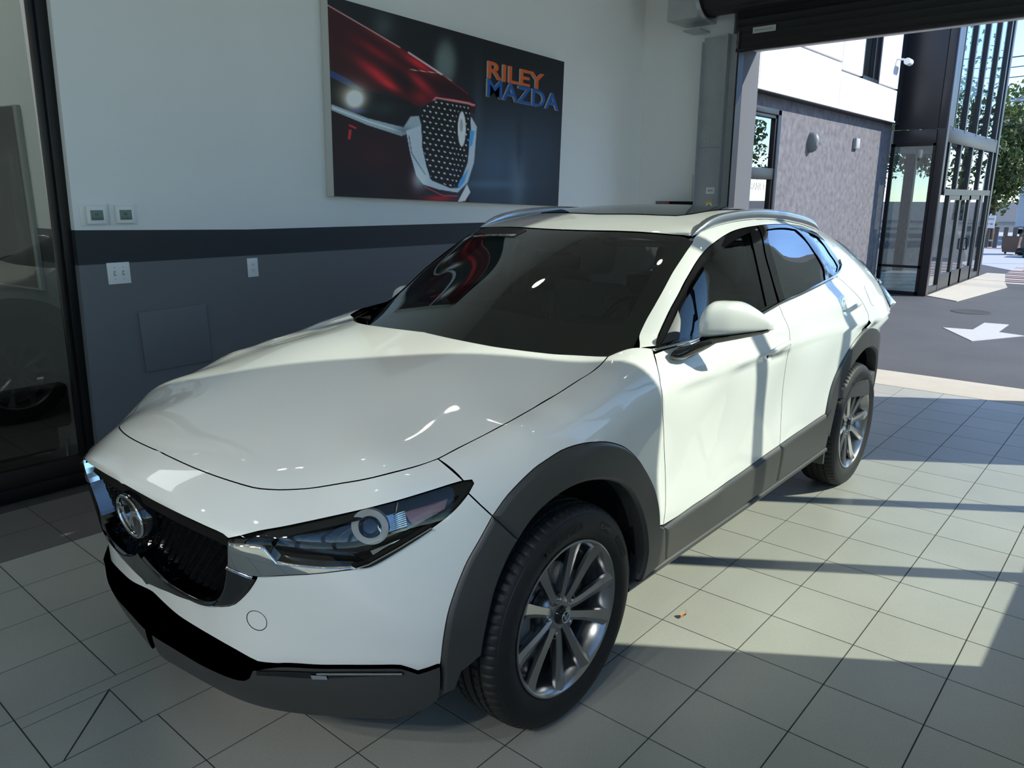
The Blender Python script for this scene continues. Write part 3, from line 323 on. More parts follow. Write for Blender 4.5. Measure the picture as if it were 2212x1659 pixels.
# ================================================================== THE ROOM
YW=2.28; XD=5.42; YS=-2.68; XB=-5.6
M_wall=mat('white_wall_paint',(.80,.81,.795),.75,noise=.02,nscale=3,bump=.05,bscale=350)
M_stripe=mat('charcoal_wall_paint',(.022,.026,.032),.6,bump=.05,bscale=350)
M_grey=mat('grey_wall_paint',(.145,.15,.16),.65,bump=.05,bscale=350)
M_ceil=mat('ceiling_white',(.62,.61,.58),.9,noise=.03,nscale=4)
M_frame=mat('black_aluminium',(.012,.012,.013),.35,.3)
M_galv=mat('galvanised_steel',(.42,.44,.45),.42,.6,noise=.12,nscale=9)
M_doorblk=mat('black_door_steel',(.012,.012,.013),.45,.2)
M_grout=mat('dark_grout',(.045,.043,.04),.9)
def tile_mat(name,col):
    m=bpy.data.materials.new(name);m.use_nodes=True;t=m.node_tree;b=t.nodes['Principled BSDF'];b.inputs['Roughness'].default_value=.42;b.inputs['Specular IOR Level'].default_value=.45
    g=t.nodes.new('ShaderNodeNewGeometry');n=t.nodes.new('ShaderNodeTexNoise');n.inputs['Scale'].default_value=160;n.inputs['Detail'].default_value=4
    n2=t.nodes.new('ShaderNodeTexNoise');n2.inputs['Scale'].default_value=2.2;n2.inputs['Detail'].default_value=5
    oi=t.nodes.new('ShaderNodeObjectInfo')
    t.links.new(g.outputs['Position'],n.inputs['Vector']);t.links.new(g.outputs['Position'],n2.inputs['Vector'])
    a=t.nodes.new('ShaderNodeMath');a.operation='MULTIPLY_ADD';a.inputs[1].default_value=.30;a.inputs[2].default_value=.70
    t.links.new(n.outputs['Fac'],a.inputs[0])
    a2=t.nodes.new('ShaderNodeMath');a2.operation='MULTIPLY_ADD';a2.inputs[1].default_value=.30;a2.inputs[2].default_value=.0;t.links.new(n2.outputs['Fac'],a2.inputs[0])
    a3=t.nodes.new('ShaderNodeMath');a3.operation='ADD';t.links.new(a.outputs[0],a3.inputs[0]);t.links.new(a2.outputs[0],a3.inputs[1])
    a4=t.nodes.new('ShaderNodeMath');a4.operation='MULTIPLY_ADD';a4.inputs[1].default_value=.06;t.links.new(oi.outputs['Random'],a4.inputs[0]);t.links.new(a3.outputs[0],a4.inputs[2])
    mx=t.nodes.new('ShaderNodeMix');mx.data_type='RGBA';mx.blend_type='MULTIPLY';mx.inputs['Factor'].default_value=1;mx.inputs['A'].default_value=tuple(col)+(1,)
    cb=t.nodes.new('ShaderNodeCombineColor');[t.links.new(a4.outputs[0],cb.inputs[i]) for i in range(3)]
    t.links.new(cb.outputs[0],mx.inputs['B']);t.links.new(mx.outputs['Result'],b.inputs['Base Color']);return m
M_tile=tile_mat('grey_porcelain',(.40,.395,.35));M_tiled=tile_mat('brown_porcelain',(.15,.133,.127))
# ---- floor: grout bed, tiles one by one, the rest joined
floor=struct(box('floor',(XB,-3.0,-.20),(XD-.12,2.45,-.0025),M_grout))
floor['label']='floor of square grey porcelain tiles'
T_=.3048;X0=.102;Y0=.102;gap=.0022
def tile_mesh(w,h):
    bm=bmesh.new();bx(bm,(-w/2+gap,-h/2+gap,-.008),(w/2-gap,h/2-gap,0));
    top=[f for f in bm.faces if f.calc_center_median().z>-.001];bmesh.ops.inset_region(bm,faces=top,thickness=.0012,depth=0)
    for v in bm.verts:
        if v.co.z>-.001 and (abs(abs(v.co.x)-(w/2-gap))<1e-5 or abs(abs(v.co.y)-(h/2-gap))<1e-5): v.co.z=-.001
    me=bpy.data.meshes.new('tile');bmesh.ops.recalc_face_normals(bm,faces=bm.faces);bm.to_mesh(me);bm.free();return me
me_t=tile_mesh(T_,T_);me_t.materials.append(M_tile);me_d=tile_mesh(T_,T_);me_d.materials.append(M_tiled)
def camproj(P):
    q=np.array(P)-np.array([-1.6546,-2.0881,1.5797]);R_=np.array(_R);d=R_@q
    return (1106+1645.5*d[0]/d[2],829.5-1645.5*d[1]/d[2],d[2])
cells=[]
for i in range(-19,17):
    for j in range(-9,7):
        cx=X0+T_*(i+.5);cy=Y0+T_*(j+.5)+.0
        if cy+T_/2>2.33 or cx<XB: continue
        u,v,dd=camproj((cx,cy,0));vis=dd>.2 and -120<u<2330 and 400<v<1800
        hid=-.55<cx<2.0 and -.60<cy<.75
        cells.append((0 if vis and not hid else 1,dd,i,j,cx,cy))
cells.sort();rest=bmesh.new();restd=bmesh.new();cnt=0
for vis,dd,i,j,cx,cy in cells:
    if (i,j)==(-4,0) or (i,j)==(-3,0): continue
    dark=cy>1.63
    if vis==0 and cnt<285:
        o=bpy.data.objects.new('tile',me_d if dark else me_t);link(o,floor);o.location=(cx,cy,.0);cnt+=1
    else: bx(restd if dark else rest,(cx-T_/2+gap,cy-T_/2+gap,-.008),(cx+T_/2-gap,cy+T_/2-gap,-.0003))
tag(bm_obj('tile',rest,M_tile,floor),kind='stuff')
tag(bm_obj('tile',restd,M_tiled,floor),kind='stuff') if len(restd.verts) else None
# the cut tiles around the small floor patch at the lower left
xa,xb,xc=X0-4*T_,X0-3*T_,X0-2*T_;g=gap
for poly in ([(xa+g,.345+g),(xc-g,.345+g),(xc-g,.4068-g),(xa+g,.4068-g)],[(xa+g,Y0+g),(-1.085,Y0+g),(-.865,.345-g),(xa+g,.345-g)],
             [(-1.078,Y0+g),(-.86-g,Y0+g),(-.86-g,.335)],[(-.86+g,Y0+g),(xc-g,Y0+g),(xc-g,.345-g),(-.86+g,.345-g)]):
    prism('tile',poly,'z',-.008,-.0003,M_tile,floor)
# ---- left wall with its painted bands, and the wall return beside the glass front
zl=lambda x:1.398-.004*x
wall_left=struct(prism('wall_left',[(-.114,0),(XD+.2,0),(XD+.2,CEIL),(-.013,CEIL)],'y',YW,YW+.14,M_wall))
band=prism('painted_band',[(-.0862,1.216),(3.2,1.205),(XD,1.20),(XD,1.36),(3.2,1.362),(.9,1.372),(-.0818,1.398)],'y',YW-.0015,YW+.06,M_stripe,wall_left)
prism('painted_dado',[(-.1147,.0),(XD,0),(XD,1.20),(3.2,1.205),(-.0861,1.216)],'y',YW-.0012,YW+.06,M_grey,wall_left)
# partition behind the glass front, its face continuing the painted bands
part_w=struct(box('wall_partition',(-.105,YW+.14,0),(.05,7.5,CEIL),M_wall))
prism('painted_band',[(YW+.14,1.216),(7.5,1.20),(7.5,1.38),(YW+.14,1.398)],'x',-.1065,-.10,M_stripe,part_w)
prism('painted_dado',[(YW+.14,0),(7.5,0),(7.5,1.20),(YW+.14,1.216)],'x',-.1062,-.10,M_grey,part_w)
# ---- glass front at the left: frame posts, rails, pane
gf=struct(empty('window_1',(-.6,2.36,0)))
def fb(nm,lo,hi,m=M_frame,par=gf,bev=.004):
    o=box(nm,lo,hi,m,par,bev=bev);o.matrix_parent_inverse=Matrix.Translation(-par.location);return o
o=prism('frame_post',[(-.150,0),(-.1125,0),(-.012,CEIL),(-.079,CEIL)],'y',2.33,2.425,M_frame,gf,bev=.003);o.matrix_parent_inverse=Matrix.Translation(-gf.location)
o=prism('frame_bead',[(-.166,.16),(-.148,.16),(-.078,CEIL),(-.097,CEIL)],'y',2.35,2.42,M_frame,gf,bev=.002);o.matrix_parent_inverse=Matrix.Translation(-gf.location)
fb('frame_rail',(XB,2.345,.0),(-.15,2.44,.075));fb('frame_rail',(XB,2.36,.075),(-.15,2.43,.16),mat('dark_brown_aluminium',(.03,.022,.018),.4,.3))
for x in (-1.9,-3.6): fb('frame_post',(x-.035,2.345,.16),(x+.035,2.44,CEIL))
M_pane=glass('window_pane',(.80,.84,.82),.07,.9)
o=box('glass_pane',(XB,2.388,.16),(-.155,2.394,CEIL),M_pane,gf);o.matrix_parent_inverse=Matrix.Translation(-gf.location)
# room behind that glass
struct(box('floor_office',(XB,2.45,-.1),(-.085,7.6,0),mat('office_floor',(.06,.05,.045),.5)))
l_=bpy.data.lights.new('office_fill','AREA');l_.size=1.5;l_.energy=38;o_=bpy.data.objects.new('office_fill',l_);COL.objects.link(o_);o_.location=(-1.6,4.0,CEIL-.05)  # unseen area light without a fixture, added to brighten the partition behind the glass
struct(box('wall_office',(XB,7.5,0),(.05,7.6,CEIL),M_wall))
# ---- wall with the roll-up door
DJ=1.21;DR=-1.72;DH=2.86
wall_front=struct(empty('wall_front',(XD,0,0)))
def wf(lo,hi,m=M_wall,nm='wall_segment',bev=0):
    o=box(nm,lo,hi,m,wall_front,bev=bev);o.matrix_parent_inverse=Matrix.Translation(-wall_front.location);return o
wf((XD,DJ+.12,0),(XD+.28,YW,CEIL));wf((XD,YS-.2,0),(XD+.30,DR,CEIL));wf((XD+.005,DR,DH+.04),(XD+.30,DJ+.06,CEIL))
# ---- window wall on the right of the camera: sill, mullions, column
wall_right=struct(empty('wall_right',(0,YS,0)))
def wr(nm,lo,hi,m,bev=0):
    o=box(nm,lo,hi,m,wall_right,bev=bev);o.matrix_parent_inverse=Matrix.Translation(-wall_right.location);return o
SILL=.75
wr('knee_wall',(XB,YS-.10,0),(4.5,YS,SILL-.05),M_wall);wr('sill',(XB,YS-.12,SILL-.05),(4.5,YS,SILL),M_frame)
wr('wall_pier',(-.5,YS-.10,SILL),(1.78,YS,CEIL),M_wall);wr('wall_pier',(4.5,YS-.10,0),(XD+.3,YS,CEIL),M_wall);wr('window_head',(XB,YS-.10,4.0),(4.5,YS,CEIL),M_frame)
for x in (2.65,3.60,-1.6,-2.9,-4.2,-5.5): wr('mullion',(x-.025,YS-.09,SILL),(x+.025,YS,4.0),M_frame)
M_wpane=glass('window_wall_pane',(.895,.935,.89),.05,.9)
for x0,x1 in ((1.78,2.625),(2.675,3.575),(3.625,4.5),(-1.575,-.5),(-2.875,-1.625),(-4.175,-2.925),(-5.475,-4.225)): wr('glass_pane',(x0,YS-.05,SILL),(x1,YS-.044,4.0),M_wpane)
# ---- ceiling and the wall behind the camera
ceil=struct(box('ceiling',(XB,-3.0,CEIL),(XD+.3,7.6,CEIL+.12),M_ceil))
wall_rear=struct(empty('wall_rear',(XB,0,0)))
for nm,lo,hi,m in [('glass_pane',(XB-.06,-2.7,.08),(XB-.054,-1.5,3.9),M_wpane),('wall_segment',(XB-.12,2.3,0),(XB,7.6,CEIL),M_wall),('knee_wall',(XB-.12,-3.0,0),(XB,2.3,.08),M_frame),('wall_segment',(XB-.12,-1.5,.08),(XB,2.3,3.9),M_wall),('window_head',(XB-.12,-3.0,3.9),(XB,2.3,CEIL),M_frame)]+[('mullion',(XB-.10,y-.03,.08),(XB,y+.03,3.9),M_frame) for y in (-2.7,-1.5)]+[('mullion',(XB-.10,-2.7,2.3),(XB,-1.5,2.36),M_frame)]:
    o=box(nm,lo,hi,m,wall_rear);o.matrix_parent_inverse=Matrix.Translation(-wall_rear.location)
for k,(x,y) in enumerate(SPOTS):
    e=empty('track_spot',(x,y,CEIL-.16));e.parent=ceil
    d=(Vector((-.55,-.42,.78))-Vector((x,y,CEIL-.2))).normalized();M=frame_M((0,0,0),d.cross(Vector((0,0,1))),d.cross(d.cross(Vector((0,0,1)))))
    lathe('spot_housing',[(.0001,-.10),(.04,-.10),(.045,-.02),(.045,.06),(.038,.06),(.038,.02)],M_white,e,n=20,axis='z',M=frame_M((0,0,0),d.orthogonal(),d.cross(d.orthogonal())))
    tube('spot_stem',[(0,0,.0),(0,0,.16)],.012,M_white,e,n=8)
M_lampglow=mat('lamp_glow',(1,1,1),.5,emit=(1,.93,.80),es=14)
for k,(x,y) in enumerate(LAMP_SPOTS):
    e=empty('recessed_lamp',(x,y,CEIL));e.parent=ceil
    a=lathe('trim_ring',[(.060,-.001),(.095,-.001),(.100,-.008),(.092,-.014),(.065,-.010)],M_white,e,n=24,axis='z',close=True)
    b=lathe('lamp_disc',[(.0001,-.006),(.064,-.006),(.064,-.001)],M_lampglow,e,n=24,axis='z')
# ================================================================== ROLL-UP DOOR
door=tag(empty('roll_up_door',(5.25,0,2.86)),'black steel roll-up door curtain wound up above the sunlit opening','door')
def dp(o): o.matrix_parent_inverse=Matrix.Translation(-door.location); return o
def cyl(nm,p0,p1,r,m,par,n=32): return tube(nm,[p0,p1],r,m,par,n=n)
# coil of interlocking slats
V=[];F=[];n=150
for i in range(n):
    a=2*PI*i/n;r=.235+.006*abs(math.sin(a*11))
    for y in (-1.72,1.50): V.append((5.20+r*math.cos(a),y,3.40+r*math.sin(a)))
for i in range(n): F.append((2*i,2*((i+1)%n),2*((i+1)%n)+1,2*i+1))
F+=[tuple(2*i for i in range(n)),tuple(2*i+1 for i in range(n))[::-1]]
dp(mk('slat_coil',V,F,M_doorblk,door,ang=30))
for k in range(6):
    z=2.90+.062*k
    V,F=[],[]
    pr=[(5.305,z-.031),(5.318,z-.026),(5.322,z),(5.318,z+.026),(5.305,z+.031),(5.312,z)]
    dp(prism('door_slat',[(x,zz) for x,zz in pr],'y',-1.72,1.24,M_doorblk,door))
dp(box('bottom_bar',(5.285,-1.72,2.845),(5.335,1.235,2.875),M_doorblk,door,bev=.004))
dp(box('lintel_panel',(5.345,-1.72,2.87),(5.42,1.24,3.3),M_doorblk,door))
dp(box('name_plate',(5.300,.88,2.985),(5.303,1.09,3.035),M_silver,door))
dp(text_obj('plate_lettering','WINDLOAD SYSTEM',frame_M((5.2995,1.07,3.002),(0,-1,0),(0,0,1)),mat('dark_print',(.03,.03,.03),.6),door,width=.16,height=.014))
# hood bracket and guide rail on the left side of the opening
gr=tag(empty('door_guide',(5.3,1.4,0)),'galvanised steel guide rail and coil bracket of the roll-up door beside the white wall','door track')
def gp_(o): o.matrix_parent_inverse=Matrix.Translation(-gr.location); return o
gp_(box('guide_plate',(5.385,1.22,0),(5.395,1.60,3.02),M_galv,gr));gp_(box('guide_flange',(5.315,1.330,0),(5.385,1.338,3.02),M_galv,gr))
gp_(box('guide_flange',(5.305,1.222,0),(5.385,1.230,3.02),M_galv,gr));gp_(box('guide_channel',(5.295,1.205,0),(5.41,1.221,3.02),M_doorblk,gr))
gp_(box('side_flange',(5.34,1.595,0),(5.395,1.602,2.98),M_galv,gr))
gp_(box('joint_line',(5.3835,1.345,2.03),(5.3852,1.59,2.034),mat('seam',(.2,.2,.2),.7),gr))
bz=3.14
gp_(box('coil_bracket',(5.02,1.50,bz),(5.40,1.512,3.75),M_galv,gr));gp_(box('coil_bracket_side',(5.02,1.512,bz),(5.03,1.80,3.75),M_galv,gr));gp_(box('coil_bracket_base',(5.02,1.50,bz-.008),(5.40,1.80,bz),M_galv,gr))
gp_(box('bracket_foot',(5.18,1.55,3.06),(5.39,1.72,3.075),M_galv,gr))
gp_(lathe('coil_ring',[(.255,1.46),(.275,1.46),(.275,1.50),(.255,1.50)],M_silver,gr,n=60,M=Matrix.Translation((5.20,0,3.40)),close=True))
bolts=[(5.384,1.38,z) for z in (2.85,2.6,2.2,1.95,1.72,1.52)]+[(5.384,1.53,z) for z in (2.45,2.12,2.07,2.0,1.95,1.72)]+[]+[(5.019,1.58,3.20),(5.019,1.74,3.2)]
for x,y,z in bolts:
    gp_(lathe('bolt',[(.0001,0.004),(.006,.003),(.008,0)],M_silver,gr,n=8,axis='x',M=Matrix.Translation((x,y,z))@Matrix.Rotation(PI,4,'Z')))
st=gp_(box('maker_sticker',(5.382,1.40,1.60),(5.3845,1.49,1.66),M_white,gr))
o=text_obj('sticker_print','WTC',frame_M((5.3815,1.475,1.618),(0,-1,0),(0,0,1)),mat('dark_print',(.03,.03,.03),.6),gr,width=.055,height=.022,bold=.02,shear=.25);gp_(o)
gp_(box('warning_sticker',(5.382,1.42,1.42),(5.3845,1.48,1.53),M_white,gr));gp_(box('warning_band',(5.381,1.42,1.51),(5.3835,1.48,1.53),mat('warning_yellow',(.75,.52,.02),.6),gr))
o=prism('warning_figure',[(1.445,1.45),(1.452,1.45),(1.452,1.47),(1.462,1.485),(1.455,1.50),(1.446,1.50),(1.437,1.485),(1.445,1.47)],'x',5.3805,5.383,mat('dark_print',(.03,.03,.03),.6),gr);gp_(o)
# chain of the door, hanging at the wall
ch=tag(tube('hoist_chain',[(5.36,1.63,z) for z in np.linspace(1.0,1.78,20)],.006,M_silver,None,n=6),'thin hoist chain hanging beside the door guide rail','chain')
bk=tag(empty('wall_shelf',(5.37,1.80,1.49)),'black bar with a red end cap fixed to the wall behind the car roof','bar')
for nm,lo,hi,m in (('bar',(5.33,1.61,1.475),(5.40,1.86,1.525),M_black),('end_cap',(5.33,1.86,1.475),(5.40,1.895,1.525),mat('red_plastic',(.45,.02,.03),.4)),('backing_board',(5.395,1.60,1.46),(5.418,2.05,1.527),M_grey)):
    o=box(nm,lo,hi,m,bk,bev=.004 if nm!='backing_board' else 0);o.matrix_parent_inverse=Matrix.Translation(-bk.location)

# ------------------------------------------------------------------ trimmed body panels lying on the body surface
def catmull(P,step,closed=True,corner=28):
    P=[Vector(q) for q in P];Q=[P[0]]
    for q in P[1:]:
        if (q-Q[-1]).length>1e-3: Q.append(q)
    if closed and (Q[0]-Q[-1]).length<1e-3: Q.pop()
    P=Q;n=len(P);cs=[]
    for i in range(n):
        a=P[i]-P[i-1];b=P[(i+1)%n]-P[i]
        cs.append(a.angle(b,0)>math.radians(corner) or (not closed and i in(0,n-1)))
    out=[]
    for i in range(n if closed else n-1):
        p0,p1,p2,p3=P[i-1],P[i],P[(i+1)%n],P[(i+2)%n]
        d=(p2-p1).length
        t1=(p2-p1) if cs[i] else (p2-p0)*(d/max(1e-6,(p1-p0).length+d))
        t2=(p2-p1) if cs[(i+1)%n] else (p3-p1)*(d/max(1e-6,(p3-p2).length+d))
        k=max(1,int(round(d/step)))
        for j in range(k):
            s=j/k;s2=s*s;s3=s2*s
            out.append(p1*(2*s3-3*s2+1)+t1*(s3-2*s2+s)+p2*(-2*s3+3*s2)+t2*(s3-s2))
    if not closed: out.append(P[-1])
    return np.array([q[:] for q in out])
def inpoly(Q,poly):
    x,y=Q[:,0][:,None],Q[:,1][:,None];a=poly;b=np.roll(poly,-1,0)
    c=((a[:,1]>y)!=(b[:,1]>y))&(x<(b[:,0]-a[:,0])*(y-a[:,1])/(b[:,1]-a[:,1]+1e-15)+a[:,0])
    return c.sum(1)%2==1
def area2(p): return .5*np.sum(p[:,0]*np.roll(p[:,1],-1)-np.roll(p[:,0],-1)*p[:,1])
def offset2(p,d,fixed=None):
    """move a closed 2D polygon inward by d"""
    s=1 if area2(p)>0 else -1
    e=np.roll(p,-1,0)-p;e/=np.linalg.norm(e,axis=1)[:,None]+1e-12
    n=np.stack([-e[:,1],e[:,0]],1)*s
    m=n+np.roll(n,1,0);l=(m**2).sum(1);m=2*m/np.maximum(l,.9)[:,None]
    q=p+m*d
    if fixed is not None: q[fixed]=p[fixed]
    return q
def trace(fn,O,D,off):
    t=np.zeros(len(O))
    for _ in range(9): t+=np.clip((fn(O+D*t[:,None])-off)*.7,-.2,.3)
    for _ in range(6):
        P=O+D*t[:,None];f=fn(P)-off;g=(fn(P+D*1e-4)-off-f)/1e-4
        st=np.where(np.abs(g)>.12,-f/np.where(np.abs(g)>.12,g,1),f*.7);t+=np.clip(st,-.05,.05)
    return O+D*t[:,None]
def panel_arrays(B,fn,w,off=0.,thick=.012,grid=.026,inset=.0018,bevel=0,holes=(),center=False,rim=True,step=.022,smoothN=True,corner=28):
    w=np.array(w,float);w/=np.linalg.norm(w)
    u=np.cross(w,[0,0,1]) if abs(w[2])<.95 else np.array([1.,0,0]);u/=np.linalg.norm(u);v=np.cross(w,u)
    P3=catmull(B,step,corner=corner)
    if center and abs(w[1])>.01:
        c_=np.abs(P3[:,1])<.003
        if c_.any():
            P3[c_,1]=0;q_=P3[c_].copy();q_[:,0]-=.25;P3[c_]=trace(fn,q_,np.broadcast_to([1.,0,0],q_.shape),0.)
    p2=np.c_[P3@u,P3@v];fix=np.abs(P3[:,1])<.004 if center else np.zeros(len(P3),bool)
    p2=offset2(p2,inset,fix)
    pc=p2.copy()
    if bevel: p2=offset2(p2,bevel,fix)
    loops=[p2]
    for h in holes:
        H=catmull(h,step*.8,corner=corner);loops.append(np.c_[H@u,H@v])
    rings=list(loops)
    lo=p2.min(0);hi=p2.max(0)
    gx,gy=np.meshgrid(np.arange(lo[0]+grid*.5,hi[0],grid),np.arange(lo[1]+grid*.5,hi[1],grid));gx[1::2]+=grid*.5
    G=np.c_[gx.ravel(),gy.ravel()];G=G[inpoly(G,p2)]
    for h in loops[1:]: G=G[~inpoly(G,h)]
    allb=np.concatenate(rings)
    if len(G):
        d=np.sqrt(((G[:,None]-allb[None])**2).sum(2)).min(1);G=G[d>grid*.55]
    pts=np.concatenate([allb,G]) if len(G) else allb
    ed=[];k=0
    for L in loops:
        n=len(L);ed+=[(k+i,k+(i+1)%n) for i in range(n)];k+=n
    vc,_,fc,ovs,_,_=delaunay_2d_cdt([Vector(q) for q in pts],ed,[],1,1e-6)
    q2=np.array([q[:] for q in vc]);T=np.array([f[:] for f in fc if len(f)==3])
    cen=q2[T].mean(1);ok=inpoly(cen,p2)
    for h in loops[1:]: ok&=~inpoly(cen,h)
    T=T[ok]
    e={}
    for f in T:
        for a,b in ((f[0],f[1]),(f[1],f[2]),(f[2],f[0])): e.setdefault((min(a,b),max(a,b)),[]).append((a,b))
    bed=[x[0] for x in e.values() if len(x)==1]
    offs=np.full(len(q2),float(off))
    w0=(P3@w).min()-.22
    O=q2[:,:1]*u+q2[:,1:]*v+w*w0
    D=np.broadcast_to(w,O.shape)
    V=trace(fn,O,D,offs)
    if center: V[np.abs(V[:,1])<.012,1]=0
    N=grad(fn,V)
    fn_=np.cross(V[T[:,1]]-V[T[:,0]],V[T[:,2]]-V[T[:,0]])
    if ((fn_*N[T[:,0]]).sum(1)).sum()<0: T=T[:,::-1];bed=[(b,a) for a,b in bed];fn_=-fn_
    if not smoothN:
        G_=np.zeros_like(V)
        for k in range(3): np.add.at(G_,T[:,k],fn_)
        N=G_/(np.linalg.norm(G_,axis=1)[:,None]+1e-12)
    Vo=[V];No=[N];Fo=[tuple(t) for t in T];nv=len(V)
    if bevel:
        i2o={}
        for i,l in enumerate(ovs):
            for j in l: i2o[j]=i
        Oc=pc[:,:1]*u+pc[:,1:]*v+w*w0
        C=trace(fn,Oc,np.broadcast_to(w,Oc.shape),np.full(len(Oc),.0005));Gc=grad(fn,C);n_=len(pc)
        m=len(V);A=[];Nn=[]
        for i in range(n_):
            j=(i+1)%n_
            if center and fix[i] and fix[j]: continue
            a,b=i2o.get(i),i2o.get(j)
            if a is None or b is None: continue
            q=[V[a],V[b],C[j],C[i]];n=np.cross(q[1]-q[0],q[3]-q[0]);n/=np.linalg.norm(n)+1e-12
            fl=(n*N[a]).sum()<0
            na=(N[a]*.75+(-n if fl else n)*.5);nb=(N[b]*.75+(-n if fl else n)*.5);nn=-n if fl else n
            A+=q+[C[i],C[j],C[j]-Gc[j]*thick,C[i]-Gc[i]*thick];Nn+=[na/np.linalg.norm(na),nb/np.linalg.norm(nb),nn,nn]
            s_=np.cross(A[-3]-A[-4],A[-2]-A[-3]);s_/=np.linalg.norm(s_)+1e-12
            if not fl: Fo.append((m,m+1,m+2,m+3));Fo.append((m+4,m+5,m+6,m+7))
            else: Fo.append((m+3,m+2,m+1,m));Fo.append((m+7,m+6,m+5,m+4));s_=-s_
            Nn+=[s_]*4;m+=8
        if A: Vo.append(np.array(A));No.append(np.array(Nn))
    elif rim:
        Gr=grad(fn,V)
        A=[];Nn=[];m=nv
        for a,b in bed:
            if center and abs(V[a][1])<.004 and abs(V[b][1])<.004: continue
            pa,pb=V[a],V[b];qa,qb=pa-Gr[a]*thick,pb-Gr[b]*thick
            n=np.cross(qa-pa,pb-pa);n=-n/(np.linalg.norm(n)+1e-12)
            A+=[pa,pb,qb,qa];Nn+=[n]*4;Fo.append((m+1,m,m+3,m+2));m+=4
        if A: Vo.append(np.array(A));No.append(np.array(Nn))
    return np.concatenate(Vo),Fo,np.concatenate(No)
def mirrored(a):
    V,F,N=a;V=V*[1,-1,1];N=N*[1,-1,1];return V,[f[::-1] for f in F],N
def joined(*L):
    V=[];F=[];N=[];k=0
    for v,f,n in L: V.append(v);N.append(n);F+=[tuple(i+k for i in t) for t in f];k+=len(v)
    return np.concatenate(V),F,np.concatenate(N)
SHELL=[]
W_TOP=(0,0,-1);W_NOSE=(.75,.25,-.62);W_FL=(.72,.66,-.22);W_SIDE=(0,1,-.12);W_OB=(0,.82,-.57);W_FS=(.35,.93,-.1)
def panel(name,B,fn,w,m,car,both=True,center=False,shell=True,**k):
    """both: one mesh per side; center: one mesh across the car's centre line. Returns the list of objects"""
    a=panel_arrays(B,fn,w,center=center,**k)
    if shell:
        kk=dict(k);kk.pop('bevel',0);kk.update(off=-.017,grid=.07,inset=-.012,rim=False,step=.05)
        s=panel_arrays(B,fn,w,center=center,**kk);SHELL.append(s);SHELL.append(mirrored(s))
    out=[]
    if center: a=joined(a,mirrored(a)); out.append(mk(name,a[0],a[1],m,car,N=a[2]))
    else:
        out.append(mk(name,a[0],a[1],m,car,N=a[2]))
        if both:
            b=mirrored(a);out.append(mk(name,b[0],b[1],m,car,N=b[2]))
    return out

# ================================================================== THE CAR
car=empty('car',(0,0,0))
tag(car,'pearl white crossover car with grey plastic cladding parked on the grey tile floor','car')
def onF(x,z,off=0,fn=F1):   # point on the left flank
    return trace(fn,np.array([[x,-1.2,z]]),np.array([[0,1.,0]]),off)[0]
def onT(x,y,off=0,fn=F2):
    return trace(fn,np.array([[x,y,1.9]]),np.array([[0,0,-1.]]),off)[0]
# ---- paint panels
panel('hood',PB['hood'],F1,W_TOP,M_paint,car,center=True)
panel('nose_panel',PB['nose_panel'],F1,(.62,0,-.78),M_paint,car,center=True,thick=.03)
tow=np.array(PT['tow'][0]);tg=grad(F1,tow[None])[0]
t1=np.cross(tg,[0,0,1.]);t1/=np.linalg.norm(t1);t2=np.cross(t1,tg)
tc=[tow+t1*.030*math.cos(a)+t2*.030*math.sin(a) for a in np.linspace(0,2*PI,20,endpoint=False)]
panel('front_bumper',PB['front_bumper'],F1,W_FL,M_paint,car,center=True,holes=[tc])
panel('tow_hook_cover',tc,F1,W_FL,M_paint,car,both=False,shell=False,inset=.0022,step=.01,off=-.0005)
fenders=panel('fender',PB['fender'],F1,W_OB,M_paint,car)
doorsF=panel('front_door',PB['front_door'],BODY,W_SIDE,M_paint,car)
doorsR=panel('rear_door',PB['rear_door'],BODY,W_SIDE,M_paint,car)
sides=panel('body_side',PB['body_side'],BODY,W_OB,M_paint,car,shell=False)
sr=[(1.40,-.30,1.49),(1.43,-.385,1.49),(1.52,-.41,1.49),(1.75,-.41,1.5),(2.05,-.41,1.5),(2.18,-.39,1.5),(2.22,-.3,1.5),(2.22,0,1.5),(1.378,0,1.49)]
roofo=panel('roof',PB['roof'],F2,W_TOP,M_paint,car,center=True,shell=False)
panel('sunroof_glass',sr,F2,W_TOP,M_roofglass,car,center=True,shell=False,off=.0035,thick=.004)
# ---- cladding
panel('front_arch_cladding',PB['front_arch_cladding'],F1,W_SIDE,M_clad,car,off=.014,thick=.05,bevel=.010,shell=False,grid=.03,inset=.0008)
panel('bumper_arch_cladding',PB['bumper_arch_cladding'],F1,W_FS,M_clad,car,off=.014,thick=.05,bevel=.010,shell=False,grid=.03,inset=.0008)
panel('lower_bumper',PB['lower_bumper'],F1,W_FL,M_clad,car,center=True,off=.018,thick=.06,shell=False,inset=.001)
dcf=panel('door_cladding',PB['door_cladding_front'],F1,W_SIDE,M_clad,car,off=.016,thick=.03,bevel=.016,inset=.001)
dcr=panel('door_cladding',PB['door_cladding_rear'],F1,W_SIDE,M_clad,car,off=.016,thick=.03,bevel=.016,inset=.001)
def arc(cx,cz,rx,rz,a0,a1,n): return [(cx+rx*math.cos(math.radians(a)),-.885,cz+rz*math.sin(math.radians(a))) for a in np.linspace(a0,a1,n)]
rac=arc(2.655,.37,.525,.53,170,2,34)+arc(2.655,.355,.425,.425,-6,176,30)
k=8
panel('rear_arch_cladding',rac[:]+[(2.225,-.87,.36),(2.20,-.87,.40)],F1,W_SIDE,M_clad,car,off=.014,thick=.05,bevel=.010,shell=False,grid=.03,inset=.0008)
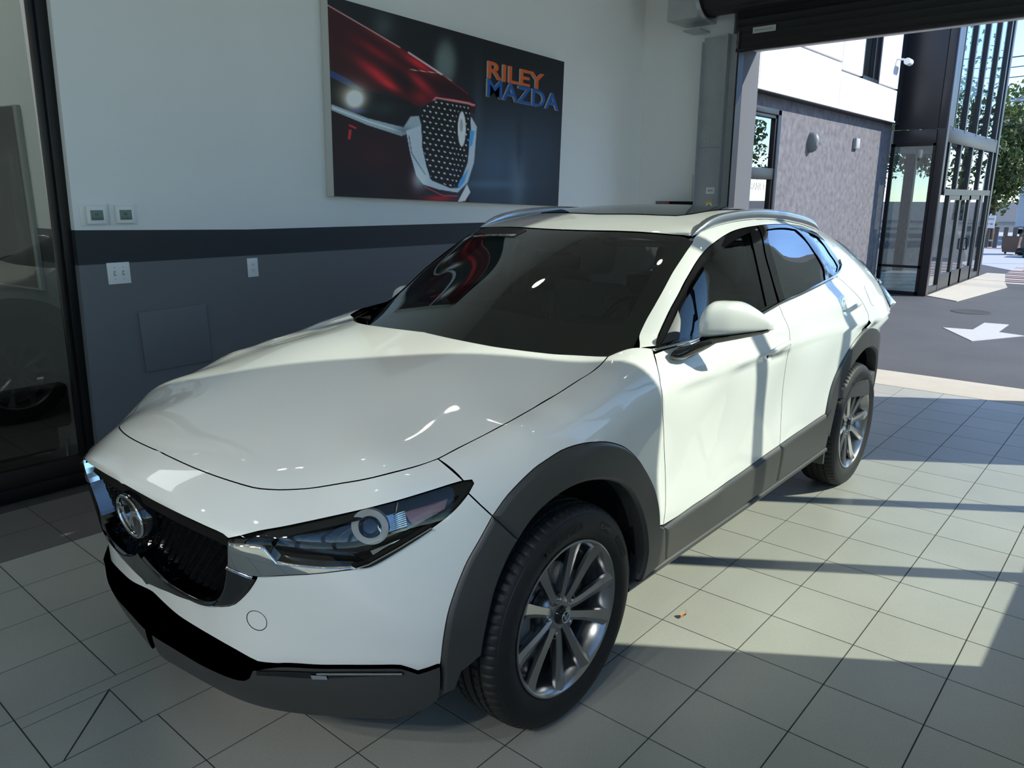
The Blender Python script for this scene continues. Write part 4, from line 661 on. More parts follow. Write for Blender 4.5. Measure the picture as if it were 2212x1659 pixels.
# rocker strip under the doors
for s in (-1,1):
    tube('side_sill',[(.36,s*.852,.292),(.8,s*.85,.290),(1.4,s*.852,.293),(2.0,s*.858,.304),(2.23,s*.862,.312)],1,M_silver if 0 else M_clad,car,n=10,flat=(.016,.022),up=Vector((0,0,1)))
# ---- windows
fr=panel('front_window_frame',PB['frame_front'],F2,W_SIDE,M_gloss,car,holes=[PB['glass_front']],shell=False,off=.001,step=.015,grid=.04)
rr=panel('rear_window_frame',PB['frame_rear'],F2,W_SIDE,M_gloss,car,holes=[PB['glass_rear'],PB['glass_quarter']],shell=False,off=.001,step=.015,grid=.04)
panel('front_window_glass',PB['glass_front'],F2,W_SIDE,M_sideglass,car,shell=False,off=-.004,rim=False,inset=-.004,grid=.06)
panel('rear_window_glass',PB['glass_rear'],F2,W_SIDE,M_privacy,car,shell=False,off=-.004,rim=False,inset=-.004,grid=.06)
panel('quarter_window_glass',PB['glass_quarter'],F2,W_SIDE,M_privacy,car,shell=False,off=-.004,rim=False,inset=-.004,grid=.06)
panel('sail_trim',PB['sail'],F2,W_SIDE,mat('dark_grey_trim',(.05,.05,.052),.45),car,shell=False,off=.004,step=.02)
def on_curve(B,off,step=.03): return catmull(B,step,closed=False)+0
BL=catmull(PB['belt_line'],.03,closed=False);BN=grad(F2,BL)
for s in (1,-1):
    P=[Vector(((q+n*.004)*[1,s,1])) for q,n in zip(BL,BN)];U=[Vector(n*[1,s,1]) for n in BN]
    tube('belt_molding',P,1,M_chrome,car,n=8,flat=(.004,.0072),up=U)
panel('windshield',PB['windshield'],F2,W_TOP,M_wsglass,car,center=True,shell=False,off=-.003,rim=False,grid=.04)
ws_in=[(.50,0,1.1),(.515,-.2,1.1),(.565,-.40,1.1),(.645,-.565,1.1),(.675,-.598,1.1),(.71,-.605,1.1),(.90,-.573,1.2),(1.05,-.545,1.3),(1.105,-.525,1.4),(1.118,-.49,1.4),(1.095,-.30,1.4),(1.07,-.17,1.4),(1.00,-.155,1.4),(.955,-.11,1.4),(.95,0,1.4)]
FR=panel_arrays(PB['windshield'],F2,W_TOP,center=True,off=-.007,rim=False,grid=.04,holes=[],inset=.002)
def drop_inside(a,hole):
    V,F,N=a;h=np.array([(x,y) for x,y,z in hole]);c=np.array([V[list(f)].mean(0)[:2] for f in F]);ins=inpoly(c,h);return V,[f for f,i in zip(F,ins) if not i],N
# black printed border of the windscreen: ring between its outline and ws_in
ring=list(PB['windshield'])
rb=catmull(ring,.022);rb=rb[rb[:,1]<-.0]
frit=[tuple(q) for q in PB['windshield'] if q[1]<=0]
fr_poly=frit+[(1.1,0,1.42)]+[q for q in ws_in[::-1]]
a=panel_arrays(fr_poly,F2,W_TOP,center=True,off=-.0065,rim=False,grid=.05,inset=0)
a=joined(a,mirrored(a));mk('windshield_border',a[0],a[1],M_frit,car,N=a[2])
# banner strip with lettering at the passenger side of the glass
ban=[(1.10,.20,1.42),(1.03,.22,1.4),(1.055,.35,1.4),(1.10,.50,1.4),(1.115,.54,1.4),(1.165,.545,1.42),(1.15,.4,1.42),(1.125,.25,1.42)]
a=panel_arrays(ban,F2,W_TOP,off=-.0015,rim=False,grid=.04,inset=0);banner=mk('windshield_banner',a[0],a[1],M_frit,car,N=a[2])
def text_on(name,s,x0,y0,dx,dy,h,fn,m,parent,off=.0015,bold=.01):
    V,F=text_arrays(s,bold,0);V=V.copy();V[:,0]-=V[:,0].min();wd_=V[:,0].max();d=np.array([dx,dy]);L=np.linalg.norm(d);d/=L;n=np.array([d[1],-d[0]])
    if n[0]<0: n=-n
    q=np.array([x0,y0])+np.outer(V[:,0]/wd_*L,d)+np.outer(V[:,1]*h,n)
    P=trace(fn,np.c_[q,np.full(len(q),1.9)],np.broadcast_to([0,0,-1.],(len(q),3)),off);return mk(name,P,F,m,parent,smooth=False)
M_letter=mat('white_lettering',(.75,.75,.75),.6)
text_on('banner_text','MAZDA CERTIFIED PRE-OWNED',1.068,.515,-.022,-.285,.014,F2,M_letter,banner,off=-.0006)
# ---- grille, emblem, chrome wings
gin=[(q[0],q[1],q[2]) for q in PB['grille']]
panel('grille_backing',gin,F1,W_FL,M_black,car,center=True,shell=False,off=-.055,rim=False,inset=-.006)
# black frame walls from the opening back to the backing
ga=panel_arrays(gin,F1,W_FL,center=True,off=-.004,thick=.052,inset=-.004,grid=.08);V_,F_,N_=ga
nq=[f for f in F_ if len(f)==4];ga=(V_,nq,N_);ga=joined(ga,mirrored(ga));mk('grille_frame',ga[0],ga[1],M_gloss,car,N=ga[2])
# woven grille pattern: short leaning bars in rows
gp=np.array(gin);gpoly=np.c_[gp[:,1],gp[:,2]];gpoly=np.concatenate([gpoly,[(-p[0],p[1]) for p in gpoly[::-1]]])
GV=[];GF=[]
def addbar(c,du,dv,L,hw,dep,n,u,v):
    d=u*du+v*dv;d=d/np.linalg.norm(d);e=np.cross(n,d);k=len(GV)
    for s,t,h in ((-1,-1,0),(1,-1,0),(1,1,0),(-1,1,0),(-.8,0,1),(.8,0,1)): GV.append(c+d*s*L+e*t*hw+n*h*dep)
    for f in ((0,1,5,4),(1,2,5),(2,3,4,5),(3,0,4)): GF.append(tuple(k+i for i in f))
row=0
cs=[]
z=.50
while z<.83:
    y=-.44+(.0165 if row%2 else 0)
    while y<.445:
        if inpoly(np.array([[y,z]]),gpoly)[0]: cs.append((y,z,row))
        y+=.033
    z+=.0155;row+=1
cs=np.array(cs);O=np.c_[np.full(len(cs),-1.25),cs[:,0],cs[:,1]]
PC=trace(F1,O,np.broadcast_to([1.,0,0],O.shape),-.040);NC=grad(F1,PC)
for c,n,q in zip(PC,NC,cs):
    u=np.cross([0,0,1.],n);u/=np.linalg.norm(u);v=np.cross(n,u)
    addbar(c,1,.10,.0125,.0035,.010,n,u,v)
    addbar(c+v*.0045+u*.003,.35,1,.0065,.003,.012,n,u,v)
tag(mk('grille_mesh',GV,GF,M_gloss,car,smooth=False),kind='stuff')
panel('grille_wing',PB['grille_wing'],F1,W_FL,M_gun,car,center=True,shell=False,off=.009,thick=.05,bevel=.008,grid=.018,step=.014,inset=.0005)
cw=panel('chrome_wing',PB['chrome_wing'],F1,(.55,.83,-.05),M_chrome,car,shell=False,off=.008,thick=.03,bevel=.004,grid=.015,step=.014,inset=.0005)
def emblem(name,c,n,up,w,h,parent,mr,md,plate=True,tilt=0):
    n=Vector(n).normalized();up=Vector(up);up=(up-n*up.dot(n)).normalized();r=up.cross(n)
    c=Vector(c);P=lambda a,b,d=0:c+r*a*w+up*b*h+n*d
    base=None
    if plate:
        V=[P(0,0,.006)];F=[];K=40
        for rad,d in ((.9,.006),(1.10,.004),(1.16,-.004),(1.16,-.03)):
            V+=[P(rad*math.cos(2*PI*i/K),rad*math.sin(2*PI*i/K),d) for i in range(K)]
        F+=[(0,1+i,1+(i+1)%K) for i in range(K)]
        for q in range(3): F+=[(1+q*K+i,1+(q+1)*K+i,1+(q+1)*K+(i+1)%K,1+q*K+(i+1)%K) for i in range(K)]
        base=mk(name,V,F,md,parent,ang=40)
        parent2=base
    else: parent2=parent
    hold=base if base else parent
    tube('emblem_ring',[P(math.cos(2*PI*i/40),math.sin(2*PI*i/40),.008) for i in range(40)],.085*h,mr,hold,n=8,closed=True)
    # wing: two arms rising from the centre dip and turning out to the ring
    up_=[(0,-.26),(.16,.10),(.36,.42),(.62,.54),(.95,.36)];dn=[(.97,.16),(.72,.27),(.50,.22),(.30,-.02),(.12,-.34),(0,-.58)]
    o=up_+dn+[(-x,y) for x,y in dn[::-1][1:]]+[(-x,y) for x,y in up_[::-1][:-1]]
    bm=bmesh.new();A=[bm.verts.new(P(a,b,.004)) for a,b in o];B_=[bm.verts.new(P(a*.985,b*.98,.004+.16*h)) for a,b in o];n_o=len(o)
    bm.faces.new(B_)
    for i in range(n_o): bm.faces.new((A[i],A[(i+1)%n_o],B_[(i+1)%n_o],B_[i]))
    bm_obj('emblem_wing',bm,mr,hold)
    return base
ec=np.array([-.850,0,.712]);en=(-1,0,-.10)
emblem('grille_emblem',ec,en,(0,0,1),.074,.060,car,M_chrome,M_gloss)
# ---- headlights
for s in (1,-1):
    S=lambda q:[(x,y*s,z) for x,y,z in q]
    hl=panel_arrays(PB['headlight'],F1,(.62,.78,-.10),off=-.050,rim=False,inset=-.004)
    wl=panel_arrays(PB['headlight'],F1,(.62,.78,-.10),off=-.002,thick=.05,inset=-.001,grid=.08);wl=(wl[0],[f for f in wl[1] if len(f)==4],wl[2])
    h=joined(hl,wl)
    if s<0: h=mirrored(h)
    H=mk('headlight_housing',h[0],h[1],M_gloss,car,N=h[2])
    def P3(q): return Vector((q[0],q[1]*s,q[2]))
    n=Vector(grad(F1,np.array([PT['ring'][0]]))[0]*[1,s,1]);n=(n+Vector((-.55,-.1*s,0))).normalized()
    c=P3(PT['ring'][0])-n*.008
    M=frame_M(c,n.cross(Vector((0,0,1))),Vector((0,0,1)))
    lathe('ring_light',[(.030,.0),(.036,.004),(.044,.004),(.048,.0),(.048,-.012),(.030,-.012)],M_trimlight,H,n=40,axis='z',M=M,close=True)
    c2=c+n*.002
    lathe('projector_lens',[(.0001,.016),(.010,.0145),(.019,.010),(.025,.002),(.026,-.02)],glass('projector_glass_%d'%s,(.05,.06,.07),.18,.9),H,n=32,axis='z',M=frame_M(c2,n.cross(Vector((0,0,1))),Vector((0,0,1))))
    # ribbed reflector behind the projector
    q=[P3(v) for v in PT['refl']];V=[];F=[];K=22
    for i in range(K+1):
        t=i/K;dep=(.006 if i%2 else -.002);a=q[3].lerp(q[0],t);b=q[2].lerp(q[1],t);nn=n*dep
        V+=[a+nn,a.lerp(b,.5)+nn-n*.004,b+nn*.3]
    for i in range(K):
        for k in (0,1): F.append((3*i+k,3*i+k+1,3*i+k+4,3*i+k+3))
    mk('ribbed_reflector',V,F,M_chrome,H,smooth=False)
    tube('reflector_rim',[q[3]-(q[2]-q[3])*.06,q[3].lerp(q[0],.5)-(q[2]-q[3])*.10+n*.006,q[0]-(q[1]-q[0])*.06],.0045,M_chrome,H,n=8)
    q=[P3(v) for v in PT['amber']];cc=sum(q,Vector())/len(q)
    V=[cc+n*.003]+q+[v-n*.012 for v in q];m_=len(q);F=[(0,1+i,1+(i+1)%m_) for i in range(m_)]+[(1+i,1+m_+i,1+m_+(i+1)%m_,1+(i+1)%m_) for i in range(m_)]
    mk('amber_reflector',V,F,M_amber,H,smooth=False)
    q=[P3(v) for v in PT['refl2']]
    mk('reflector_strip',[q[0],q[1],q[2],q[3]]+[v-n*.006 for v in q],[(0,1,2,3),(0,4,5,1),(2,6,7,3)],M_chrome,H,smooth=False)
    le=panel_arrays(PB['headlight'],F1,(.62,.78,-.10),off=.0035,rim=False,inset=.0005)
    if s<0: le=mirrored(le)
    mk('headlight_lens',le[0],le[1],M_lens,H,N=le[2])
    tr=panel_arrays(PB['headlight_trim'],F1,(.62,.78,-.10),off=.007,thick=.012,step=.012,grid=.02,inset=0)
    if s<0: tr=mirrored(tr)
    mk('headlight_trim',tr[0],tr[1],M_chrome if 0 else M_gloss,H,N=tr[2])
    lo=np.array(PB['headlight_trim'][:5]);
    tube('headlight_chrome_line',[P3(v)-n*.0+Vector(grad(F1,np.array([v]))[0]*[1,s,1])*.006 for v in lo],.0022,M_chrome,H,n=6)
# ---- lower intake, lamps in the bumper
ia=panel_arrays(PB['intake'],F1,W_FL,center=True,off=-.004,thick=.12,inset=0,grid=.08);iw=(ia[0],[f for f in ia[1] if len(f)==4],ia[2])
ib=panel_arrays(PB['intake'],F1,W_FL,center=True,off=-.11,rim=False,inset=-.01)
ij=joined(iw,ib);ij=joined(ij,mirrored(ij));intake=mk('lower_intake',ij[0],ij[1],M_black,car,N=ij[2])
for zz in (.40,.45,.50):
    Y=np.linspace(-.40,.40,25);O=np.c_[np.full(25,-1.3),Y,np.full(25,zz)];P=trace(F1,O,np.broadcast_to([1.,0,0],O.shape),-.085)
    tube('intake_slat',P,1,M_black,intake,n=6,flat=(.006,.016),up=Vector((0,0,1)))
for s in (1,-1):
    a=panel_arrays(PT['drl'],F1,(.62,.78,-.10),off=.021,thick=.012,step=.015,grid=.03,inset=0,corner=50)
    if s<0: a=mirrored(a)
    T=mk('bumper_trim',a[0],a[1],M_gloss,car,N=a[2])
    a=panel_arrays(PT['lamp'],F1,(.62,.78,-.10),off=.0245,thick=.006,step=.01,grid=.02,inset=0,corner=50)
    if s<0: a=mirrored(a)
    mk('marker_lamp',a[0],a[1],M_trimlight,T,N=a[2])
    P=np.array(PT['drl'])[5:9]; P=np.array([onF(0,0) if 0 else p for p in PT['drl'][2:5]]);g=grad(F1,P)
    tube('trim_line',[Vector((p+n_*.024-[0,0,.002])*[1,s,1]) for p,n_ in zip(P,g)],.0025,M_chrome,T,n=6)
# ---- roof rails
for s in (1,-1):
    X=np.linspace(1.205,2.72,30);P=[];W=[]
    for i,x in enumerate(X):
        t=i/29;y=-.572-.014*max(0,1-t/.15)+.02*max(0,(t-.5))*1.2;p=onT(x,y);hgt=.032*min(1,t/.16,(1-t)/.16)**.6
        P.append(Vector((x,s*y,p[2]+.004+hgt*.55)));W.append(1)
    V=[];F=[];n=12
    for i,q in enumerate(P):
        t=i/29;base=onT(q.x,-abs(q.y))[2]-.004;top=q.z+.022*min(1,t/.10+.15,(1-t)/.10+.15)
        hw=.019*min(1,t/.07+.2,(1-t)/.07+.2)
        for k in range(n):
            a=2*PI*k/n;cx,cz=math.cos(a),math.sin(a)
            V.append((q.x,q.y+hw*np.sign(cx)*abs(cx)**.6,(base+top)/2+(top-base)/2*np.sign(cz)*abs(cz)**.7))
    for i in range(29):
        for k in range(n): F.append((i*n+k,i*n+(k+1)%n,(i+1)*n+(k+1)%n,(i+1)*n+k))
    F+=[tuple(range(n))[::-1],tuple(29*n+k for k in range(n))]
    mk('roof_rail',V,F,M_silver,car,ang=60)
# ---- mirrors (right one folded in against its window)
for s in (1,-1):
    fold=Matrix.Identity(4)
    if s<0:
        fold=Matrix.Translation((1.06,.90,1.06))@Matrix.Rotation(math.radians(-76),4,'Z')@Matrix.Translation((-.87,-.95,-1.16))
    def Q(x,y,z): return fold@Vector((x,-y if s<0 else y,z))
    K=28;V=[];F=[];NS=17
    for i in range(NS):
        t=i/(NS-1);y=-.858-.178*t
        e=math.sqrt(max(0,1-((.22-t)/.22)**2)) if t<.22 else 1
        e2=1-max(0,(t-.45)/.55)**1.7*.97
        xf=.725+.225*t**1.25;xb=.875+.130*t
        xf=xf+(xb-xf)*.45*(1-e)
        zb=1.092+.022*t;zt=1.226-.012*t
        zt=zb+(zt-zb)*(.25+.75*e)*(.20+.80*e2)
        xf=xb-(xb-xf)*(.25+.75*e2)
        for k in range(K):
            a=2*PI*k/K;cx,cz=math.cos(a),math.sin(a)
            ex=.45 if cx>0 else .95
            px=(xf+xb)/2+(xb-xf)/2*math.copysign(abs(cx)**ex,cx);pz=(zb+zt)/2+(zt-zb)/2*math.copysign(abs(cz)**(.80 if cz>0 else .55),cz)
            V.append(Q(px,y,pz))
    for i in range(NS-1):
        for k in range(K): F.append((i*K+k,i*K+(k+1)%K,(i+1)*K+(k+1)%K,(i+1)*K+k))
    F+=[tuple(range(K))[::-1],tuple((NS-1)*K+k for k in range(K))]
    bm=bmesh.new();vs=[bm.verts.new(v) for v in V];[bm.faces.new([vs[i] for i in f]) for f in F]
    cap=bm_obj('side_mirror',bm,M_paint,car,ang=60)
    lo=[];FF=[]
    for (x0,x1,y,z0,z1) in ((.765,.90,-.862,1.066,1.098),(.775,.915,-.90,1.074,1.102),(.83,.95,-.95,1.086,1.108),(.895,.985,-1.0,1.098,1.116),(.955,1.005,-1.030,1.108,1.120)):
        lo+=[Q(x0,y,z1),Q(x1,y,z1),Q(x1-.015,y,z0),Q(x0+.02,y,z0)]
    for i in range(4):
        for k in range(4): FF.append((i*4+k,i*4+(k+1)%4,(i+1)*4+(k+1)%4,(i+1)*4+k))
    FF+=[(3,2,1,0),(16,17,18,19)]
    bm=bmesh.new();vs=[bm.verts.new(v) for v in lo];[bm.faces.new([vs[i] for i in f]) for f in FF];bmesh.ops.bevel(bm,geom=bm.edges[:],offset=.005,segments=2,affect='EDGES');bm_obj('mirror_base',bm,M_gloss,cap,ang=50)
    V=[];F=[]
    for (c,a,b) in ((Q(.735,-.815,1.040),.075,.024),(Q(.745,-.845,1.048),.070,.024),(Q(.765,-.872,1.066),.060,.022),(Q(.80,-.90,1.084),.060,.014)):
        for k in range(14): V.append((c[0]+a*math.cos(2*PI*k/14),c[1],c[2]+b*math.sin(2*PI*k/14)))
    for i in range(3):
        for k in range(14): F.append((i*14+k,i*14+(k+1)%14,(i+1)*14+(k+1)%14,(i+1)*14+k))
    F+=[tuple(range(14))[::-1],tuple(42+k for k in range(14))]
    bm=bmesh.new();vs=[bm.verts.new(v) for v in V];[bm.faces.new([vs[i] for i in f]) for f in F]
    bm_obj('mirror_arm',bm,M_gloss,cap,ang=60)
# ---- door handles
for x,z,doors,nm in ((1.49,.955,doorsF,'handle'),(2.40,1.035,doorsR,'handle')):
    for di,s in ((0,1),(1,-1)):
        P=[];U=[];Wd=[]
        for t in np.linspace(-1,1,15):
            q=onF(x+t*.105,z+t*.012+.004*(1-t*t));base=onF(x+.13*np.sign(t or 1),z)
            bulge=.020*math.sqrt(max(0,1-t**4))+.004
            P.append(Vector((q[0],(-.5*(abs(onF(x-.12,z)[1])*(1-t)+abs(onF(x+.12,z)[1])*(1+t))-bulge)*s,q[2])));Wd.append((.35+.65*max(0,1-abs(t)**3)))
        V,F=tube_arrays(P,Wd,12,flat=(.0085,.0145),up=Vector((0,-s,0)))
        mk('handle',V,F,M_paint,doors[di],ang=60)
# fuel flap on the left rear
fc=onF(2.74,1.055,fn=BODY);
fl=[(2.74+.088*math.copysign(abs(math.cos(a))**.6,math.cos(a)),-.86,1.055+.078*math.copysign(abs(math.sin(a))**.6,math.sin(a))) for a in np.linspace(0,2*PI,24,endpoint=False)]
panel('fuel_flap',fl,BODY,W_OB,M_paint,sides[0],both=False,shell=False,off=.0012,thick=.002,inset=0)
# ---- rear end
rq=[(3.17,-.54,1.28),(3.20,-.61,1.19),(3.21,-.68,1.11),(3.19,-.745,1.03),(3.15,-.80,.94),(3.13,-.825,.86)]
panel('rear_corner',rq+[(3.2,-.77,.86),(3.3,-.64,.86),(3.33,-.62,.88),(3.3,-.64,1.08),(3.24,-.61,1.17),(3.2,-.55,1.27)],BODY,(-.72,.68,-.1),M_paint,car,shell=False,thick=.006,inset=-.002)
tg_=[(3.3,0,1.02),(3.3,-.30,1.02),(3.3,-.62,1.02),(3.28,-.66,1.08),(3.24,-.62,1.17),(3.2,-.55,1.25),(3.2,-.3,1.27),(3.2,0,1.28)]
panel('tailgate',[(3.4,0,.62),(3.4,-.42,.62),(3.35,-.56,.70),(3.33,-.62,.86),(3.3,-.64,1.08),(3.24,-.61,1.17),(3.2,-.55,1.27),(3.2,-.3,1.29),(3.2,0,1.30)],BODY,(-1,0,0),M_paint,car,center=True,shell=False)
panel('rear_bumper',[(3.4,0,.36),(3.4,-.5,.36),(3.25,-.74,.36),(3.17,-.83,.40),(3.165,-.83,.70),(3.2,-.77,.86),(3.3,-.64,.86),(3.35,-.56,.69),(3.4,-.42,.605),(3.4,0,.605)],BODY,(-.75,.55,0),M_clad,car,center=True,shell=False)
panel('rear_glass',[(3.1,0,1.31),(3.1,-.3,1.30),(3.1,-.52,1.29),(3.0,-.50,1.39),(3.0,0,1.40)],F2,(-.7,0,-.7),M_privacy,car,center=True,shell=False,off=-.002,rim=False)
prism('roof_spoiler',[(2.95,1.405),(3.2,1.355),(3.22,1.335),(3.05,1.34),(2.95,1.37)],'y',-.36,.36,M_paint,car,bev=.008)
for s in (1,-1):
    P=[];V=[];F=[];n=12
    for i,(x,y,z,a,b) in enumerate(((3.20,-.765,1.068,.006,.010),(3.27,-.752,1.066,.028,.026),(3.34,-.728,1.058,.034,.036),(3.40,-.690,1.050,.034,.042),(3.43,-.62,1.045,.032,.044),(3.44,-.50,1.04,.028,.04),(3.44,-.36,1.04,.012,.02))):
        for k in range(n): V.append((x+a*math.cos(2*PI*k/n)*.8,s*(y-a*.5*math.cos(2*PI*k/n)),z+b*math.sin(2*PI*k/n)))
    for i in range(6):
        for k in range(n): F.append((i*n+k,i*n+(k+1)%n,(i+1)*n+(k+1)%n,(i+1)*n+k))
    F+=[tuple(range(n))[::-1],tuple(6*n+k for k in range(n))]
    mk('tail_light',V,F,M_red,car,ang=60)
# ---- inner shell behind the panel gaps, floor pan, wheel wells
V,F,N=joined(*SHELL);mk('body_shell',V,F,M_black,car,N=N)
bm=bmesh.new()
bx(bm,(.47,-.80,.22),(2.18,.80,.30));bx(bm,(-.50,-.52,.24),(.47,.52,.34));bx(bm,(2.18,-.56,.26),(3.25,.56,.40))
bx(bm,(.40,-.72,.30),(.50,.72,.98));bx(bm,(2.6,-.60,.40),(2.66,.60,1.08))
bm_obj('floor_pan',bm,M_black,car)
for xx in (0,2.655):
    for s in (-1,1):
        V=[];F=[];n=26
        for i in range(n+1):
            a=math.radians(-8+196*i/n)
            for y,r in (((.775 if xx==0 and math.cos(a)<.3 else .845),.436),(.62,.436),(.55,.40),(.55,.02)): V.append((xx+r*math.cos(a),s*y,.355+r*math.sin(a)))
        for i in range(n):
            for k in range(3): F.append((4*i+k,4*i+k+1,4*i+k+5,4*i+k+4))
        mk('wheel_well',V,F,M_black,car)
# splash guard behind the front wheel
for s in (-1,1):
    box('splash_guard',(.375,min(s*.60,s*.85),.265),(.40,max(s*.60,s*.85),.36),M_clad,car,bev=.005)
    box('mud_flap',(2.205,min(s*.74,s*.875),.235),(2.225,max(s*.74,s*.875),.36),M_clad,car,bev=.004)
# ---- wheels (local frame: axle along -Y, outer face at negative y)
def ringprof(): return
SPOKE_A=[]
def build_wheel(name,X,s,a0=0.0,steer=0.0):
    T=Matrix.Translation((X,-.7825*s,.347))@Matrix.Rotation(steer,4,'Z')@Matrix.Scale(s,4,(0,1,0))
    def put(V,F,nm,m,parent,ang=40):
        V=[T@Vector(v) for v in V];F=[f if s>0 else f[::-1] for f in F];return mk(nm,V,F,m,parent,ang=ang)
    # tyre
    prof=[(.236,-.086),(.243,-.094),(.252,-.098),(.262,-.103),(.275,-.1075),(.292,-.1085),(.306,-.106),(.318,-.1015),(.323,-.099),(.3235,-.0975),(.330,-.094),(.338,-.086),(.3425,-.076),(.3455,-.062),
          (.3465,-.056),(.3390,-.0545),(.3390,-.0475),(.347,-.046),(.3472,-.024),(.3395,-.0225),(.3395,-.0145),(.3474,-.013)]
    prof=prof+[(r,-y) for r,y in prof[::-1]]
    n=360;V,F=lathe_arrays(prof,n,'y');V=np.array(V).reshape(n,len(prof),3);rr_=np.hypot(V[:,:,0],V[:,:,2]);yy=V[0,:,1]
    for i in range(n):
        for k in range(len(prof)):
            sh=abs(yy[k])
            ph=i+ (1 if sh<.05 else 0)
            if ((.05<sh<.0935 and rr_[i,k]>.325 and i%5==0) or (.02<sh<.05 and rr_[i,k]>.344 and (i+2)%5==0)):
                f=(rr_[i,k]-.005)/rr_[i,k];V[i,k,0]*=f;V[i,k,2]*=f
    V=V.reshape(-1,3)
    W=put(V,[f for f in F],name,M_rubber,car,ang=28)
    # rim barrel
    prof=[(.2425,-.086),(.2440,-.093),(.2425,-.0985),(.238,-.100),(.2335,-.0975),(.229,-.090),(.222,-.080),(.212,-.050),(.205,.0),(.212,.06),(.230,.085)]
    V,F=lathe_arrays(prof,72,'y');R_=put(V,F,'rim',M_rim,W)
    # spokes: five pairs of blades
    st=[(.045,.031,-.064,.034),(.075,.031,-.070,.034),(.11,.032,-.074,.032),(.15,.037,-.078,.030),(.19,.045,-.083,.027),(.215,.052,-.088,.024),(.2335,.058,-.0945,.018)]
    for p in range(5):
        th0=math.radians(a0+72*p)
        for sg in (-1,1):
            V=[];F=[]
            for r,w,y,d in st:
                t=(r-.045)/.19
                lat=sg*(.0155+.050*t**1.15)
                c=np.array([math.cos(th0),math.sin(th0)]);e=np.array([-c[1],c[0]]);rr2=math.sqrt(max(r*r-lat*lat,1e-6))
                q=c*rr2+e*lat;e2=np.array([-q[1],q[0]])/np.linalg.norm(q)
                hw=w/2
                for (a,dy) in ((-hw,d*.55),(-hw*.92,.004),(sg*hw*.25,-.0035),(hw*.92,.004),(hw,d*.55),(hw*.7,d),(-hw*.7,d)):
                    V.append((q[0]+e2[0]*a,y+dy,q[1]+e2[1]*a))
            m=7
            for i in range(len(st)-1):
                for k in range(m): F.append((i*m+k,i*m+(k+1)%m,(i+1)*m+(k+1)%m,(i+1)*m+k))
            F+=[tuple(range(m))[::-1],tuple((len(st)-1)*m+k for k in range(m))]
            o=put(V,F,'spoke',M_rim,W,ang=25)
    # hub with lug nuts between the pairs
    V,F=lathe_arrays([(.0001,-.062),(.034,-.066),(.048,-.064),(.066,-.055),(.078,-.042),(.080,-.01),(.06,.0)],60,'y');V=np.array(V)
    put(V,F,'hub',M_rim,W)
    for p in range(5):
        th=math.radians(a0+36+72*p);c=(.057*math.cos(th),.057*math.sin(th))
        V,F=lathe_arrays([(.0165,-.066),(.0185,-.066),(.0195,-.062),(.0195,-.045),(.0155,-.045),(.0155,-.064)],24,'y',close=True);V=np.array(V)+[c[0],0,c[1]];put(V,F,'lug_seat',M_rim,W)
        V,F=lathe_arrays([(.0155,-.052),(.0001,-.052)],20,'y');V=np.array(V)+[c[0],0,c[1]];put(V,F,'lug_hole',M_black,W)
        V,F=lathe_arrays([(.0001,-.072),(.005,-.070),(.0075,-.063),(.0075,-.05)],12,'y');V=np.array(V)+[c[0],0,c[1]];put(V,F,'lug_nut',M_chrome,W)
    V,F=lathe_arrays([(.0001,-.078),(.022,-.077),(.0275,-.0745),(.030,-.066)],32,'y');cap=put(V,F,'center_cap',M_gloss,W)
    c=T@Vector((0,-.0765,0));n_=(T.to_3x3()@Vector((0,-1,0)))
    emblem('cap_emblem',c,n_,(math.sin(math.radians(15)),0,math.cos(math.radians(15))),.0185,.0185,cap,M_chrome,M_gloss,plate=False)
    # brake disc and caliper
    V,F=lathe_arrays([(.07,-.005),(.145,-.010),(.148,-.008),(.148,.012),(.07,.012)],48,'y');put(V,F,'brake_disc',M_steel,W)
    bm=bmesh.new();bx(bm,(-.165,-.035,-.06),(-.105,.05,.07),.008);V=[v.co[:] for v in bm.verts];bm.verts.index_update();F=[tuple(v.index for v in f.verts) for f in bm.faces];bm.free();put(V,F,'brake_caliper',mat('caliper_grey',(.25,.26,.26),.5,.3),W)
    V,F=lathe_arrays([(.13,.09),(.0001,.09)],32,'y');put(V,F,'brake_shield',M_black,W)
    # raised sidewall lettering
    if s>0:
        def arc_text(word,r,h,a_mid,nm,m,gap=1.12):
            VV=[];FF=[];cur=0;ws_=[]
            for ch in word:
                V,F=text_arrays(ch,.012,0);ws_.append(V[:,0].max()-V[:,0].min() if len(V) else .5)
            tot=sum(w_*h*gap+.0025 for w_ in ws_);a=a_mid+tot/2/r
            for ch,w_ in zip(word,ws_):
                V,F=text_arrays(ch,.012,0);x=(V[:,0]-V[:,0].min())*h*gap;k=len(VV)
                for px,py in zip(x,V[:,1]*h):
                    an=a-px/r;rad=r+py;VV.append((rad*math.cos(an),-.1094+max(0,(rad-.30))*.30,rad*math.sin(an)))
                FF+=[tuple(k+i for i in f) for f in F];a-=(w_*h*gap+.0025)/r
            return put(VV,FF,nm,m,W,ang=None)
        LT=mat('tyre_letter_black',(.004,.004,.004),.7)
        arc_text('TURANZA',.279,.024,math.radians(100),'tyre_lettering',LT)
        ba=math.radians(56)
        VV=[];nn=10
        for i in range(nn+1):
            an=ba+.105-.21*i/nn
            for r_ in (.277,.305): VV.append((r_*math.cos(an),-.1090+max(0,(r_-.30))*.30,r_*math.sin(an)))
        put(VV,[(2*i,2*i+1,2*i+3,2*i+2) for i in range(nn)],'tyre_label',LT,W)
        arc_text('EL440',.284,.0135,ba,'tyre_label_text',mat('tyre_letter_grey',(.10,.10,.105),.6))
        VV=[]
        for i in range(nn+1):
            an=math.radians(40)-.33*i/nn
            for r_ in (.283,.303): VV.append((r_*math.cos(an),-.1092,r_*math.sin(an)))
